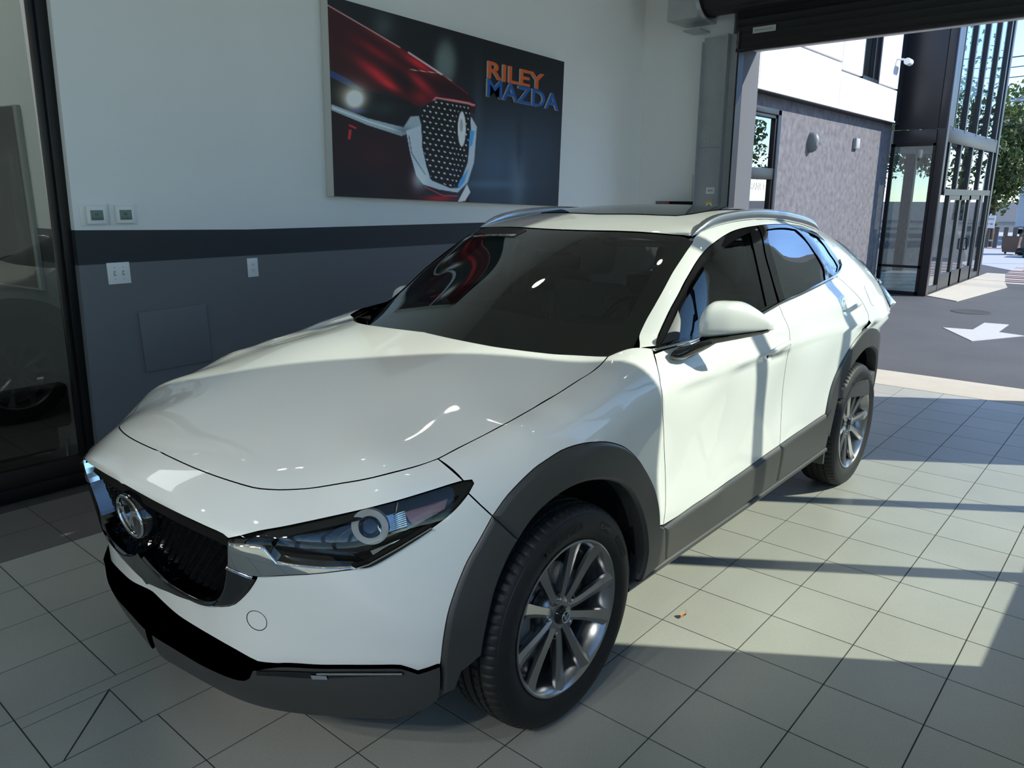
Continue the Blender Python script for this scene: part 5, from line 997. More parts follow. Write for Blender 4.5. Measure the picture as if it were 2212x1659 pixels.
        put(VV,[(2*i,2*i+1,2*i+3,2*i+2) for i in range(nn)],'tyre_band',LT,W)
    return W
build_wheel('front_wheel',0.014,1,a0=64,steer=-.008);build_wheel('front_wheel',0.014,-1,a0=20,steer=0)
build_wheel('rear_wheel',2.655,1,a0=58);build_wheel('rear_wheel',2.655,-1,a0=40)
# ---- cowl with wipers
box('cowl_panel',(.22,-.55,.95),(.52,.55,1.0),M_black,car,bev=.01)
for s in (-1,1):
    prism('cowl_corner',[(.50,s*.60),(.60,s*.64),(.60,s*.70),(.49,s*.69)],'z',1.0,1.04,M_black,car,bev=.004)
# ---- cabin
prism('dashboard',[(.52,.80),(.55,1.0),(.66,1.035),(.90,1.03),(1.02,.98),(1.03,.86),(.95,.62),(.60,.55)],'y',-.69,.69,M_dash,car,bev=.02)
prism('instrument_hood',[(.80,1.02),(.86,1.085),(1.0,1.09),(1.04,1.05),(1.03,1.0)],'y',-.55,-.19,M_dash,car,bev=.02)
box('center_display',(.84,-.12,1.035),(.865,.16,1.10),mat('dark_screen',(.02,.022,.024),.15),car,bev=.006)
cx,cy,cz=1.14,-.37,.985;tilt=math.radians(25)
ax=Vector((math.cos(tilt)*-1,0,math.sin(tilt)*1));
wp=[Vector((cx,cy,cz))+Vector((0,1,0))*.185*math.cos(a)+Vector((math.sin(tilt),0,math.cos(tilt)))*.185*math.sin(a) for a in np.linspace(0,2*PI,32,endpoint=False)]
sw=tube('steering_wheel',wp,.016,M_dash,car,n=10,closed=True)
M=frame_M((cx,cy,cz),(0,1,0),(math.sin(tilt),0,math.cos(tilt)))
lathe('steering_hub',[(.0001,.03),(.05,.025),(.065,0),(.05,-.04)],M_dash,sw,n=20,axis='z',M=M)
box('steering_spoke',(-.17,-.02,-.01),(.17,.02,.008),M_silver,sw,bev=.006,M=M)
box('center_console',(1.0,-.14,.32),(2.0,.14,.66),M_dash,car,bev=.03)
def rot(c,a): return Matrix.Translation(c)@Matrix.Rotation(a,4,'Y')
for s in (-1,1):
    y=s*.37
    seat=box('front_seat',(1.15,y-.26,.42),(1.68,y+.26,.60),M_seat,car,bev=.05,seg=3)
    box('seat_back',(-.07,y-.25,0),(.07,y+.25,.62),M_seat,seat,bev=.06,M=rot((1.70,0,.52),math.radians(18)),seg=3)
    for d in (-1,1): box('seat_bolster',(-.10,y+d*.21-.045,.08),(.05,y+d*.21+.045,.55),M_seat,seat,bev=.035,M=rot((1.68,0,.52),math.radians(18)),seg=3)
    box('headrest',(-.05,y-.13,.66),(.05,y+.13,.85),M_seat,seat,bev=.045,M=rot((1.71,0,.52),math.radians(14)),seg=3)
    box('sun_visor',(1.12,y-.17,1.375),(1.27,y+.17,1.392),M_liner,car,bev=.006)
    box('inner_door_panel',(.65,min(s*.72,s*.755),.45),(2.5,max(s*.72,s*.755),1.03),M_dash,car,bev=.01)
    tube('a_pillar_cover',[(.70,s*.655,1.06),(.95,s*.615,1.22),(1.18,s*.575,1.37)],.030,M_liner,car,n=10)
    tube('b_pillar_cover',[(1.68,s*.74,1.03),(1.69,s*.70,1.2),(1.72,s*.60,1.42)],.040,M_liner,car,n=10)
rs=box('rear_seat',(2.10,-.62,.42),(2.55,.62,.62),M_seat,car,bev=.05)
box('seat_back',(-.07,-.62,0),(.07,.62,.58),M_seat,rs,bev=.05,M=rot((2.58,0,.55),math.radians(20)))
for y in (-.38,.38): box('headrest',(-.05,y-.12,.58),(.05,y+.12,.74),M_seat,rs,bev=.04,M=rot((2.62,0,.55),math.radians(16)))
X=np.linspace(1.16,3.0,12);Yh=np.linspace(-.55,.55,9);gx,gy=np.meshgrid(X,Yh,indexing='ij')
P=trace(F2,np.c_[gx.ravel(),gy.ravel(),np.full(gx.size,1.9)],np.broadcast_to([0,0,-1.],(gx.size,3)),-.028)
mk('headliner',P,[(i*9+j,(i+1)*9+j,(i+1)*9+j+1,i*9+j+1) for i in range(11) for j in range(8)],M_liner,car)
cam_box=prism('camera_housing',[(.965,.0),(1.02,-.10),(1.115,-.12),(1.115,.12),(1.02,.10)],'z',1.34,1.375,M_dash,car,bev=.006)
box('rear_view_mirror',(1.07,-.12,1.265),(1.095,.12,1.325),M_dash,car,bev=.012)

# ================================================================== THINGS ON THE WALLS
def lin(c): c=np.asarray(c,float)/255; return np.where(c<=.04045,c/12.92,((c+.055)/1.055)**2.4)
def vcol_mat(name,rough):
    m=bpy.data.materials.new(name);m.use_nodes=True;t=m.node_tree;a=t.nodes.new('ShaderNodeVertexColor');a.layer_name='print';b=t.nodes['Principled BSDF']
    t.links.new(a.outputs['Color'],b.inputs['Base Color']);b.inputs['Roughness'].default_value=rough;return m
def printed_sheet(name,corners,nx,ny,fn,m,parent):
    """flat print: corners TL,TR,BR,BL; fn(U,V)->linear rgb with U to the right and V down, both 0..1"""
    U,V=np.meshgrid(np.linspace(0,1,nx),np.linspace(0,1,ny));c=[np.array(q) for q in corners];u=U.ravel()[:,None];v=V.ravel()[:,None]
    P=c[0]*(1-u)*(1-v)+c[1]*u*(1-v)+c[2]*u*v+c[3]*(1-u)*v
    Fc=[(j*nx+i,(j+1)*nx+i,(j+1)*nx+i+1,j*nx+i+1) for j in range(ny-1) for i in range(nx-1)]
    me=bpy.data.meshes.new(name);me.from_pydata(P.tolist(),[],Fc);rgb=np.clip(fn(U,V),0,1).reshape(-1,3)
    at=me.color_attributes.new('print','FLOAT_COLOR','POINT');at.data.foreach_set('color',np.c_[rgb,np.ones(len(rgb))].ravel().astype(np.float32))
    me.materials.append(m);return link(bpy.data.objects.new(name,me),parent)
# ---- big canvas with a red car front
PC_=[(1.535,2.2,2.795),(4.0,2.2,2.705),(3.945,2.2,1.485),(1.508,2.2,1.572)]
def homography(src,dst):
    A=[]
    for (x,y),(u,v) in zip(src,dst): A+=[[x,y,1,0,0,0,-u*x,-u*y],[0,0,0,x,y,1,-v*x,-v*y]]
    b=np.array(dst,float).ravel();h=np.linalg.solve(np.array(A,float),b);return np.r_[h,1].reshape(3,3)
Hc=homography([(0,0),(1,0),(1,1),(0,1)],[(80,-5),(1957,505),(1915,1645),(130,1560)])
def sdpoly(X,Y,poly):
    p=np.array(poly,float);q=np.roll(p,-1,0);d=np.full(X.shape,1e9);ins=np.zeros(X.shape,bool)
    for (ax,ay),(bx_,by_) in zip(p,q):
        ex,ey=bx_-ax,by_-ay;t=np.clip(((X-ax)*ex+(Y-ay)*ey)/(ex*ex+ey*ey),0,1)
        d=np.minimum(d,np.hypot(X-ax-t*ex,Y-ay-t*ey))
        ins^=((ay>Y)!=(by_>Y))&(X<(bx_-ax)*(Y-ay)/(by_-ay+1e-9)+ax)
    return np.where(ins,-d,d)
def sdline(X,Y,pts):
    d=np.full(X.shape,1e9)
    for (ax,ay),(bx_,by_) in zip(pts[:-1],pts[1:]):
        ex,ey=bx_-ax,by_-ay;t=np.clip(((X-ax)*ex+(Y-ay)*ey)/(ex*ex+ey*ey),0,1);d=np.minimum(d,np.hypot(X-ax-t*ex,Y-ay-t*ey))
    return d
def red_car_print(U,V):
    w=Hc[2,0]*U+Hc[2,1]*V+1;X=(Hc[0,0]*U+Hc[0,1]*V+Hc[0,2])/w;Y=(Hc[1,0]*U+Hc[1,1]*V+Hc[1,2])/w
    im=np.zeros(U.shape+(3,))
    def lay(col,a): 
        nonlocal im; im=im*(1-a[...,None])+np.asarray(col,float)*a[...,None]
    def poly(col,P,soft=4,k=1): lay(col,k*np.clip(.5-sdpoly(X,Y,P)/soft,0,1))
    def blob(col,x,y,rx,ry,k=1,ang=0,pw=1):
        c,s=math.cos(ang),math.sin(ang);dx,dy=X-x,Y-y;q=((dx*c+dy*s)/rx)**2+((-dx*s+dy*c)/ry)**2;lay(col,k*np.exp(-q**pw))
    def line(col,P,wd,soft=3,k=1): lay(col,k*np.clip((wd-sdline(X,Y,P))/soft+.5,0,1))
    lay((16,20,24),np.ones(U.shape));blob((58,78,98),1420,1330,360,420,.9);blob((40,52,66),1750,1250,260,420,.7);blob((12,14,16),1000,250,900,240,.8)
    blob((92,104,102),1010,520,90,190,.9,pw=2);blob((58,66,68),520,230,90,120,.8);blob((60,72,84),1270,1000,40,420,.5);blob((96,112,126),1590,1440,60,260,.55);blob((28,36,46),1600,1080,26,240,.8);blob((80,104,124),1380,1470,260,30,.5)
    BODY_=[(60,60),(650,398),(720,440),(1030,650),(1190,760),(1255,835),(1245,915),(1218,908),(1200,850),(940,785),(850,870),(760,850),(560,760),(360,720),(60,540)]
    poly((46,6,11),BODY_);
    ins=np.clip(.5-sdpoly(X,Y,BODY_)/4,0,1)
    def rb(col,x,y,rx,ry,k,ang,pw=1):
        c,s=math.cos(ang),math.sin(ang);dx,dy=X-x,Y-y;q=((dx*c+dy*s)/rx)**2+((-dx*s+dy*c)/ry)**2;lay(col,k*np.exp(-q**pw)*ins)
    rb((20,2,5),700,640,120,240,.8,.3);rb((170,24,34),470,610,190,44,1,.62);rb((200,40,44),560,690,90,26,.8,.55);rb((120,14,22),470,440,200,34,.8,.55);rb((120,18,26),540,330,180,36,.9,.55)
    rb((176,26,36),800,530,150,34,1,.55);rb((170,30,40),830,690,150,38,1,.72);rb((110,14,22),820,790,90,60,.9,.3);rb((30,4,8),1060,740,190,70,.9,.35)
    line((205,150,150),[(80,72),(400,255),(650,400)],4,4,.9);line((210,175,180),[(720,440),(860,530),(985,612)],7,5,.9);line((225,190,190),[(725,572),(960,600),(1060,660)],2.5,3,.8);line((120,20,28),[(985,615),(1190,760)],4,4,.9)
    poly((7,8,9),[(95,575),(365,735),(700,815),(800,870),(800,940),(700,1015),(400,965),(105,850)],10)
    poly((44,62,120),[(95,575),(230,640),(365,735),(260,712),(100,630)],12,.8)
    blob((160,140,110),270,760,150,110,.55);blob((255,252,240),295,805,80,80,1,pw=1);blob((255,255,255),295,805,44,44,1);blob((90,90,170),310,900,70,14,.6);blob((70,80,78),520,880,130,60,.4)
    poly((26,5,9),[(108,890),(660,1095),(720,1180),(790,1440),(850,1560),(1000,1600),(1115,1612),(1190,1520),(1205,1612),(110,1570)],6)
    blob((150,20,30),960,1580,120,26,1);blob((60,10,16),450,1250,200,160,.5);blob((10,12,18),280,1500,240,160,.7)
    line((200,36,44),[(250,1110),(258,1050)],10,6,.9);line((190,30,40),[(255,1010),(300,1030)],8,6,.9)
    poly((142,156,162),[(110,845),(400,955),(680,1025),(735,940),(800,935),(825,1020),(790,1050),(660,1092),(400,1010),(112,892)],5)
    line((205,215,220),[(112,870),(400,978),(660,1060)],5,6,.8);blob((70,84,90),680,1050,70,30,.6)
    RING=[(700,1050),(820,1010),(830,1180),(862,1330),(905,1440),(1050,1500),(1115,1500),(1190,1300),(1215,1050),(1210,930),(1262,1020),(1240,1300),(1190,1455),(1110,1535),(960,1510),(835,1470),(780,1400),(735,1240),(712,1120)]
    poly((168,176,184),RING,4);line((86,96,108),[(722,1090),(745,1230),(850,1390)],4,3);blob((210,218,226),800,1430,60,90,.6);poly((70,140,200),[(1205,1050),(1245,1050),(1225,1170),(1195,1170)],3);poly((70,140,200),[(1200,1340),(1165,1450),(1125,1500),(1105,1470),(1165,1390)],3)
    poly((206,110,112),[(850,870),(935,785),(1190,825),(1250,845),(1240,860),(1190,845),(940,800),(880,860)],3)
    poly((230,225,222),[(1110,1610),(1185,1470),(1212,1530),(1170,1600)],4);line((214,60,66),[(850,1490),(1000,1560),(1110,1560)],3,3)
    GRL=[(812,880),(915,812),(1205,852),(1215,930),(1208,1040),(1186,1300),(1112,1480),(1050,1498),(895,1432),(862,1325),(828,1180),(822,1010)]
    poly((8,8,9),GRL,3);gi=np.clip(.5-sdpoly(X,Y,GRL)/4+0,0,1)*(sdpoly(X,Y,GRL)<-8)
    sx=45-15*np.clip((X-850)/330,0,1);gx=(X-868);gy=(Y-880-.18*(X-868))
    phx=np.where(X<1060,gx/46.,gx/46.+(X-1060)/90.);r_=gy/42.;row=np.floor(r_);fx=phx+.5*(row%2);dx=(fx-np.floor(fx)-.5);dy=(r_-row-.5)
    dot=np.clip((.20-np.hypot(dx,dy*1.0)-.06*np.sign(dy))/.08,0,1)*gi
    lay((205,212,220),dot)
    q=((X-1128)/40)**2+((Y-1035)/152)**2;lay((10,10,11),np.clip((1-q)*4,0,1));q=((X-1142)/33)**2+((Y-1038)/145)**2;lay((196,200,198),np.clip((1-q)*5,0,1));q=((X-1138)/16)**2+((Y-1010)/60)**2;lay((120,124,124),np.clip((1-q)*2,0,1)*.7)
    return lin(np.clip(im,0,255))*1.9
pos=tag(empty('canvas_print',(2.75,2.2,2.15)),'large canvas print of a red car front with orange and blue raised letters','poster')
def pp(o): o.matrix_parent_inverse=Matrix.Translation(-pos.location); return o
pp(printed_sheet('print',PC_,340,230,red_car_print,vcol_mat('canvas_ink',.55),pos))
bm=bmesh.new();A=[bm.verts.new(Vector(c)+Vector((0,.0015,0))) for c in PC_];B_=[bm.verts.new(Vector((c[0],2.277,c[2]))) for c in PC_]
bm.faces.new(A);bm.faces.new(B_)
for i in range(4): bm.faces.new((A[i],A[(i+1)%4],B_[(i+1)%4],B_[i]))
pp(bm_obj('canvas_frame',bm,mat('canvas_white',(.60,.60,.57),.8),pos))
def crop2uv(x,y):
    q=np.linalg.solve(Hc,np.array([x,y,1.]));return q[0]/q[2],q[1]/q[2]
def canv(x,y):
    u,v=crop2uv(x,y);c=[Vector(q) for q in PC_];return c[0]*(1-u)*(1-v)+c[1]*u*(1-v)+c[2]*u*v+c[3]*(1-u)*v
M_or=mat('orange_letter',(.80,.13,.02),.45);M_bl=mat('blue_letter',(.012,.11,.42),.45);M_ls=mat('letter_side',(.72,.70,.66),.6)
for word,m,tl,tr,bl in (('RILEY',M_or,(1333,503),(1782,610),(1336,636)),('MAZDA',M_bl,(1333,642),(1905,768),(1330,782))):
    a,b,c=canv(*tl),canv(*tr),canv(*bl);hh=(a-c).length*1.02;ww=(b-a).length;x=(b-a).normalized()
    pp(text_obj('lettering',word,frame_M((c.x,2.182,c.z),x,(0,0,1)),m,pos,bold=.014,width=ww,height=hh))
    M2=frame_M((c.x,2.191,c.z),x,(0,0,1));V,Fc=text_arrays(word,.014,.06);V=V.copy();V[:,0]-=V[:,0].min();V[:,1]-=V[:,1].min();w_,h_=V[:,0].max(),V[:,1].max()
    V=np.c_[V[:,0]*ww/w_,V[:,1]*hh/h_,np.where(V[:,2]>0,.0085,-.0085)];pp(mk('lettering_body',[M2@Vector(v) for v in V],Fc,M_ls,pos,smooth=False))
# ---- small plates on the wall (each stands on the wall face at Y = YW)
def wallthing(name,x,z,label,cat):
    return tag(empty(name,(x,YW,z)),label,cat)
def wb(nm,par,x0,x1,z0,z1,d0,d1,m,bev=.003):
    l=par.location;return box(nm,(x0,-d1,z0),(x1,-d0,z1),m,par,bev=bev)
M_lcd=mat('lcd_green',(.13,.19,.165),.25);M_print=mat('dark_print',(.03,.03,.03),.6)
for k,(x,val,lab) in enumerate(((.024,'66','white wall thermostat nearest the black door frame, its display reading 66'),(.172,'65','white wall thermostat right of its twin, its display reading 65'))):
    t=wallthing('thermostat',x,1.475,lab,'thermostat')
    wb('back_plate',t,-.073,.073,-.057,.057,0,.004,M_white,.0018);b=wb('casing',t,-.047,.052,-.048,.047,.004,.030,M_white,.005)
    s=box('display',(-.030,-.0315,-.028),(.033,-.0295,.024),M_lcd,b);
    text_obj('digits',val,Matrix(((1,0,0,-.008),(0,0,-1,-.0322),(0,1,0,-.004),(0,0,0,1))),M_print,s,height=.014,bold=.01)
    box('menu_line',(-.029,-.0321,-.0155),(.032,-.0316,-.0145),M_print,s);box('menu_bar',(-.024,-.0321,-.025),(.027,-.0316,-.020),mat('lcd_dark',(.07,.09,.08),.5),s)
sw_=wallthing('light_switch',.112,1.162,'white double toggle light switch plate below the thermostats','switch')
wb('plate',sw_,-.060,.060,-.058,.058,0,.005,M_white,.002)
for dx in (-.023,.023):
    g_=wb('toggle_slot',sw_,dx-.006,dx+.006,-.013,.013,.005,.0065,mat('switch_shadow',(.35,.35,.34),.5),.001)
    box('toggle',(dx-.004,-.018,-.002),(dx+.004,-.005,.008),M_white,sw_,bev=.001,M=Matrix.Rotation(math.radians(12),4,'X'))
    for dz in (-.032,.032): lathe('screw',[(.0001,.0012),(.003,.001),(.003,0)],mat('screw_grey',(.4,.4,.4),.4,.5),sw_,n=10,M=Matrix.Translation((dx,-.005,dz))@Matrix.Rotation(PI,4,'Z'))
ou=wallthing('power_outlet',.920,1.138,'white duplex power outlet on the edge of the dark stripe','outlet')
wb('plate',ou,-.036,.036,-.058,.058,0,.005,M_white,.002);f_=wb('receptacle',ou,-.019,.019,-.034,.034,.005,.0075,M_white,.002)
for dz in (-.017,.017):
    for dx in (-.007,.007): box('slot',(dx-.0012,-.0079,dz-.001),(dx+.0012,-.0074,dz+.007),M_print,f_)
    lathe('slot',[(.0001,.0004),(.0024,.0003)],M_print,f_,n=10,M=Matrix.Translation((0,-.0075,dz-.007))@Matrix.Rotation(PI,4,'Z'))
ap=wallthing('access_panel',.39,.77,'square grey painted access panel low on the grey wall behind the hood','panel')
prism('plate',[(-.202,.168),(.198,.176),(.202,-.175),(-.195,-.178)],'y',-.012,0,M_grey,ap,bev=.003)
# ---- seen through the glass front
lp=tag(empty('photo_print',(-.125,3.3,1.5)),'tall black and white photo print of machinery on the wall behind the glass front','poster')
def bw(U,V):
    n=np.zeros(U.shape)
    for k in range(26):
        r_=np.random.default_rng(k);x,y=r_.uniform(.3,1),r_.uniform(.2,.75);n+=r_.uniform(.15,.6)*np.exp(-((U-x)/r_.uniform(.008,.03))**2-((V-y)/r_.uniform(.03,.16))**2)
    n+=.55*np.exp(-((U-.86)/.05)**2-((V-.72)/.14)**2)+.35*np.exp(-((V-.27)/.02)**2)*(U<.95)
    g=(.010+.09*np.clip(n,0,1));return np.stack([g,g*1.02,g*1.03],-1)
o=printed_sheet('print',[(-.1285,4.1,2.10),(-.1285,2.80,2.04),(-.1285,2.80,1.06),(-.1285,4.1,1.02)],150,110,bw,vcol_mat('photo_ink',.4),lp);o.matrix_parent_inverse=Matrix.Translation(-lp.location)
o=prism('frame',[(4.14,2.10),(2.745,2.045),(2.745,1.05),(4.14,1.01)],'x',-.126,-.1068,mat('frame_grey',(.30,.31,.30),.6),lp);o.matrix_parent_inverse=Matrix.Translation(-lp.location)
bn=tag(empty('lounge_bench',(-.9,2.72,0)),'black lounge bench with a bent steel tube base behind the glass front','bench')
def bp(o): o.matrix_parent_inverse=Matrix.Translation(-bn.location); return o
bp(box('seat_cushion',(-1.75,2.55,.16),(-.20,3.15,.36),M_black,bn,bev=.04,seg=3));bp(box('back_cushion',(-1.75,2.52,.30),(-.135,2.62,.55),M_black,bn,bev=.03,seg=3))
for y in (2.66,3.05):
    bp(tube('tube_base',[(-1.74,y,.20),(-1.745,y,.08),(-1.72,y,.035),(-1.66,y,.02),(-.24,y,.02),(-.17,y,.035),(-.14,y,.08),(-.135,y,.20)],.013,M_silver,bn,n=10))
# ---- dry leaf on the floor beside the front wheel
lf=tag(empty('dry_leaf',(.78,-.865,.002)),'small dry curled leaf on the sunlit floor behind the front wheel','leaf')
V=[];Fc=[]
for i in range(7):
    t=i/6;w_=.011*math.sin(PI*min(1,t*.95+.04))
    for s,z in ((-1,.010),(0,.001),(1,.012)): V.append((.034*(t-.5),s*w_,z*(.4+.6*math.sin(PI*t))+.002))
for i in range(6):
    for k in (0,1): Fc.append((3*i+k,3*i+k+1,3*i+k+4,3*i+k+3))
mk('leaf_blade',V,Fc,mat('dry_leaf',(.42,.20,.07),.7,noise=.3,nscale=80),lf);tube('stem',[(.017,0,.004),(.027,.002,.006),(.034,.006,.012)],.0008,mat('leaf_stem',(.25,.13,.05),.7),lf,n=6)
# ================================================================== OUTSIDE
M_asph=mat('asphalt',(.072,.074,.078),.85,noise=.28,nscale=1.3,bump=.25,bscale=140)
M_conc=mat('sidewalk_concrete',(.50,.455,.37),.85,noise=.10,nscale=5,bump=.1,bscale=120)
M_stucco=mat('dark_grey_stucco',(.128,.124,.134),.8,noise=.75,nscale=11,bump=.45,bscale=26)
M_stuccop=mat('stucco_smooth',(.10,.105,.115),.8)
M_panelw=mat('white_metal_panel',(.80,.81,.83),.4)
M_paneld=mat('charcoal_metal_panel',(.030,.029,.031),.38,.3)
M_mull=mat('charcoal_mullion',(.032,.034,.036),.4,.4)
M_road=mat('road_paint',(.48,.475,.45),.7,noise=.12,nscale=12)
M_vglass=glass('storefront_glass',(.62,.68,.66),.16,.95)
struct(box('ground',(XD+.45,-200,-.3),(260,200,-.012),M_asph))
M_lot=mat('pale_lot_concrete',(.52,.51,.48),.9,noise=.12,nscale=2)
struct(box('parking_lot',(-200,-200,-.3),(XD+.45,-3.05,-.012),M_lot));struct(box('parking_lot',(-200,-3.05,-.3),(XB-.15,200,-.012),M_lot))
thr=tag(box('threshold_slab',(XD-.115,-1.9,-.2),(XD+.50,1.40,-.004),M_conc),'pale concrete threshold strip between floor tiles and asphalt at the door','threshold')
# outer jamb of the opening
jm=tag(empty('door_jamb',(5.75,1.4,0)),'grey plastered outer jamb left of the roll-up door opening','door jamb')
o=box('jamb_wall',(XD+.035,1.225,-.01),(5.80,1.33,5.2),M_stuccop,jm);o.matrix_parent_inverse=Matrix.Translation(-jm.location)
o=box('jamb_wall',(XD+.285,1.33,-.01),(5.80,1.74,5.2),M_stuccop,jm);o.matrix_parent_inverse=Matrix.Translation(-jm.location)
o=box('wood_edge',(5.405,1.222,0),(5.43,1.262,DH),mat('brown_wood',(.18,.085,.03),.6,noise=.3,nscale=14),jm);o.matrix_parent_inverse=Matrix.Translation(-jm.location)
# the building along the lane
bd=tag(empty('commercial_building',(9,1.66,0)),'two storey building with grey stucco base, white metal panels and charcoal glass entrance tower','building')
def bpz(o):
    if o.parent!=bd: return o
    o.matrix_parent_inverse=Matrix.Translation(-bd.location); return o
def bb(nm,lo,hi,m,bev=0): return bpz(box(nm,lo,hi,m,bd,bev=bev))
bb('stucco_wall',(7.62,1.74,-.01),(12.2,1.98,2.70),M_stucco);bb('stucco_wall',(5.8,1.74,2.56),(7.62,1.98,2.70),M_stucco);bb('stucco_wall',(5.8,1.74,-.01),(6.47,1.98,2.56),M_stucco);bb('soffit',(5.8,1.62,2.695),(12.2,1.9,2.72),M_paneld)
# white panels with open joints
for (x0,x1,z0,z1) in ((5.8,6.66,2.72,3.06),(6.68,9.17,2.72,3.26),(9.19,10.02,2.72,3.20),(9.19,11.76,2.72,3.165),(5.8,6.66,3.08,5.2),(6.68,9.17,3.285,5.2),(9.19,10.02,3.19,5.2),(10.80,11.76,3.19,5.2),(10.04,10.78,3.95,5.2)):
    if (x0,x1,z1)==(9.19,10.02,3.20): continue
    bb('wall_panel',(x0,1.60,z0),(x1,1.655,z1),M_panelw,.004)
bb('backing_wall',(5.8,1.655,2.72),(12.2,1.98,5.2),M_paneld);bb('drip_flashing',(5.8,1.585,2.70),(11.78,1.66,2.722),M_panelw)
w_=bb('upper_window',(10.04,1.625,3.19),(10.78,1.65,3.95),M_vglass)
for lo,hi in (((10.03,1.605,3.17),(10.79,1.66,3.215)),((10.03,1.605,3.17),(10.065,1.66,3.95)),((10.755,1.605,3.17),(10.79,1.66,3.95)),((10.52,1.61,3.2),(10.56,1.66,3.95))): bpz(box('window_frame',lo,hi,M_frame,w_))
# entrance door in the stucco wall
ed=bb('entrance_door',(6.50,1.755,-.005),(7.57,1.77,2.52),glass('entrance_glass',(.03,.035,.04),.30,.95))
for lo,hi in (((6.47,1.71,2.50),(7.62,1.78,2.56)),((7.53,1.71,0),(7.62,1.78,2.56)),((6.47,1.71,0),(6.53,1.78,2.56)),((6.53,1.72,1.77),(7.53,1.78,1.90)),((7.49,1.725,0),(7.53,1.78,2.50)),((6.53,1.725,2.46),(7.53,1.78,2.50))): box('door_frame',lo,hi,M_frame if lo[2]==0 else M_mull,ed,bev=.004)
text_obj('door_lettering','ENTRANCE',frame_M((6.735,1.752,1.656),(1,0,-.02),(0,0,1)),mat('sign_white',(.85,.85,.85),.5,emit=None),ed,bold=.02,width=.68,height=.085)
box('door_push_bar',(6.57,1.70,1.02),(7.47,1.74,1.06),M_silver,ed,bev=.006)
# glass tower
bb('corner_post',(12.2,.93,0),(12.34,1.06,4.9),M_paneld,.004)
for lo,hi in (((12.2,1.07,2.62),(12.26,1.70,4.9)),((12.2,1.07,2.41),(12.26,1.70,2.605))): bb('wall_panel',lo,hi,M_paneld,.004)
bb('corner_panel',(12.19,.955,2.62),(12.25,1.055,4.9),M_paneld,.003)
g_=bb('front_glazing',(12.225,1.08,.03),(12.232,1.69,2.40),M_vglass)
for lo,hi in (((12.2,1.06,-.01),(12.25,1.72,.05)),((12.2,1.06,.435),(12.25,1.72,.475)),((12.2,1.06,2.36),(12.25,1.72,2.41)),((12.2,1.66,0),(12.25,1.72,2.4)),((12.2,1.05,0),(12.25,1.10,2.4))): bpz(box('mullion',lo,hi,M_frame,g_))
bb('tower_band',(12.34,.96,2.42),(16.7,1.06,2.66),M_paneld,.004)
sg=bb('side_glazing',(12.8,1.00,2.66),(16.6,1.007,4.9),M_vglass)
for x in (12.75,13.58,14.50,15.44,16.36,16.62): bpz(box('mullion',(x-.045,.955,2.62),(x+.045,1.03,4.9),M_mull,sg))
bb('tower_edge',(12.34,.955,2.66),(12.75,1.05,4.9),M_paneld);bb('far_post',(16.6,.95,0),(16.75,1.08,4.9),M_paneld)
tg2=bb('transom_glazing',(12.8,1.0,1.70),(16.6,1.007,2.40),M_vglass)
for x in (12.72,13.55,14.47,15.38,16.36): bpz(box('mullion',(x-.05,.965,1.66),(x+.05,1.03,2.44),M_mull,tg2))
bpz(box('transom_bar',(12.7,.96,1.60),(16.6,1.03,1.70),M_mull,tg2))
for k,(x0,x1) in enumerate(((13.22,14.05),(14.05,14.85),(14.85,15.75))):
    d=bb('glass_door',(x0+.03,1.0,.26),(x1-.03,1.007,1.55),M_vglass)
    for lo,hi in (((x0,.975,0),(x1,1.02,.26)),((x0,.975,1.52),(x1,1.02,1.60)),((x0,.975,0),(x0+.07,1.02,1.6)),((x1-.07,.975,0),(x1,1.02,1.6))): bpz(box('door_frame',lo,hi,M_mull,d))
    if k==2: bpz(tube('pull_handle',[(x0+.03,.975,.62),(x0+.03,.93,.62),(x0+.03,.93,.82),(x0+.03,.975,.82)],.016,M_frame,d,n=8))
for x0,x1 in ((12.40,13.20),(15.78,16.55)):
    d=bb('side_light',(x0,1.0,.1),(x1,1.007,1.6),M_vglass)
    for lo,hi in (((x0,.97,0),(x1,1.02,.1)),((x0-.03,.965,0),(x0+.08,1.03,1.66)),((x1-.08,.965,0),(x1+.03,1.03,1.66))): bpz(box('mullion',lo,hi,M_mull,d))
bb('tower_floor',(12.25,1.0,-.01),(16.7,2.6,.01),mat('tower_floor',(.30,.30,.29),.4));bb('tower_ceiling',(12.25,1.05,2.45),(16.7,2.6,2.6),M_wall);bb('tower_roof',(12.2,.95,4.9),(16.75,4,5.1),M_paneld)
bb('inner_post',(13.4,2.2,0),(13.6,2.4,2.45),mat('inner_wood',(.25,.17,.09),.6));bb('tower_rear_post',(16.55,2.4,0),(16.7,2.6,5),M_mull)
sl=bb('spot_lamp',(12.55,1.35,2.18),(12.63,1.43,2.34),M_white,.02)
wl_=tag(empty('wall_lamp',(8.655,1.74,2.254)),'grey oval outdoor wall lamp on the stucco wall','lamp')
V=[];Fc=[];n=20
for i,(f,dz) in enumerate(((1.0,0),(.97,.05),(.80,.09),(.45,.115),(.02,.125))):
    for k in range(n): a=2*PI*k/n;V.append((.075*f*math.cos(a),-dz,.13*f*math.sin(a)))
for i in range(4):
    for k in range(n): Fc.append((i*n+k,i*n+(k+1)%n,(i+1)*n+(k+1)%n,(i+1)*n+k))
mk('lamp_shell',V,Fc,mat('lamp_grey',(.16,.17,.17),.45),wl_)
V=[];Fc=[]
for i in range(9):
    a=PI+PI*(i/8)
    for j in range(5):
        b=j/4;V.append((.062*math.cos(a)*(1-.5*b),-.02-.118*b**.6,.012+.115*math.sin(a)*(1-.65*b)-.012))
for i in range(8):
    for j in range(4): Fc.append((i*5+j,i*5+j+1,(i+1)*5+j+1,(i+1)*5+j))
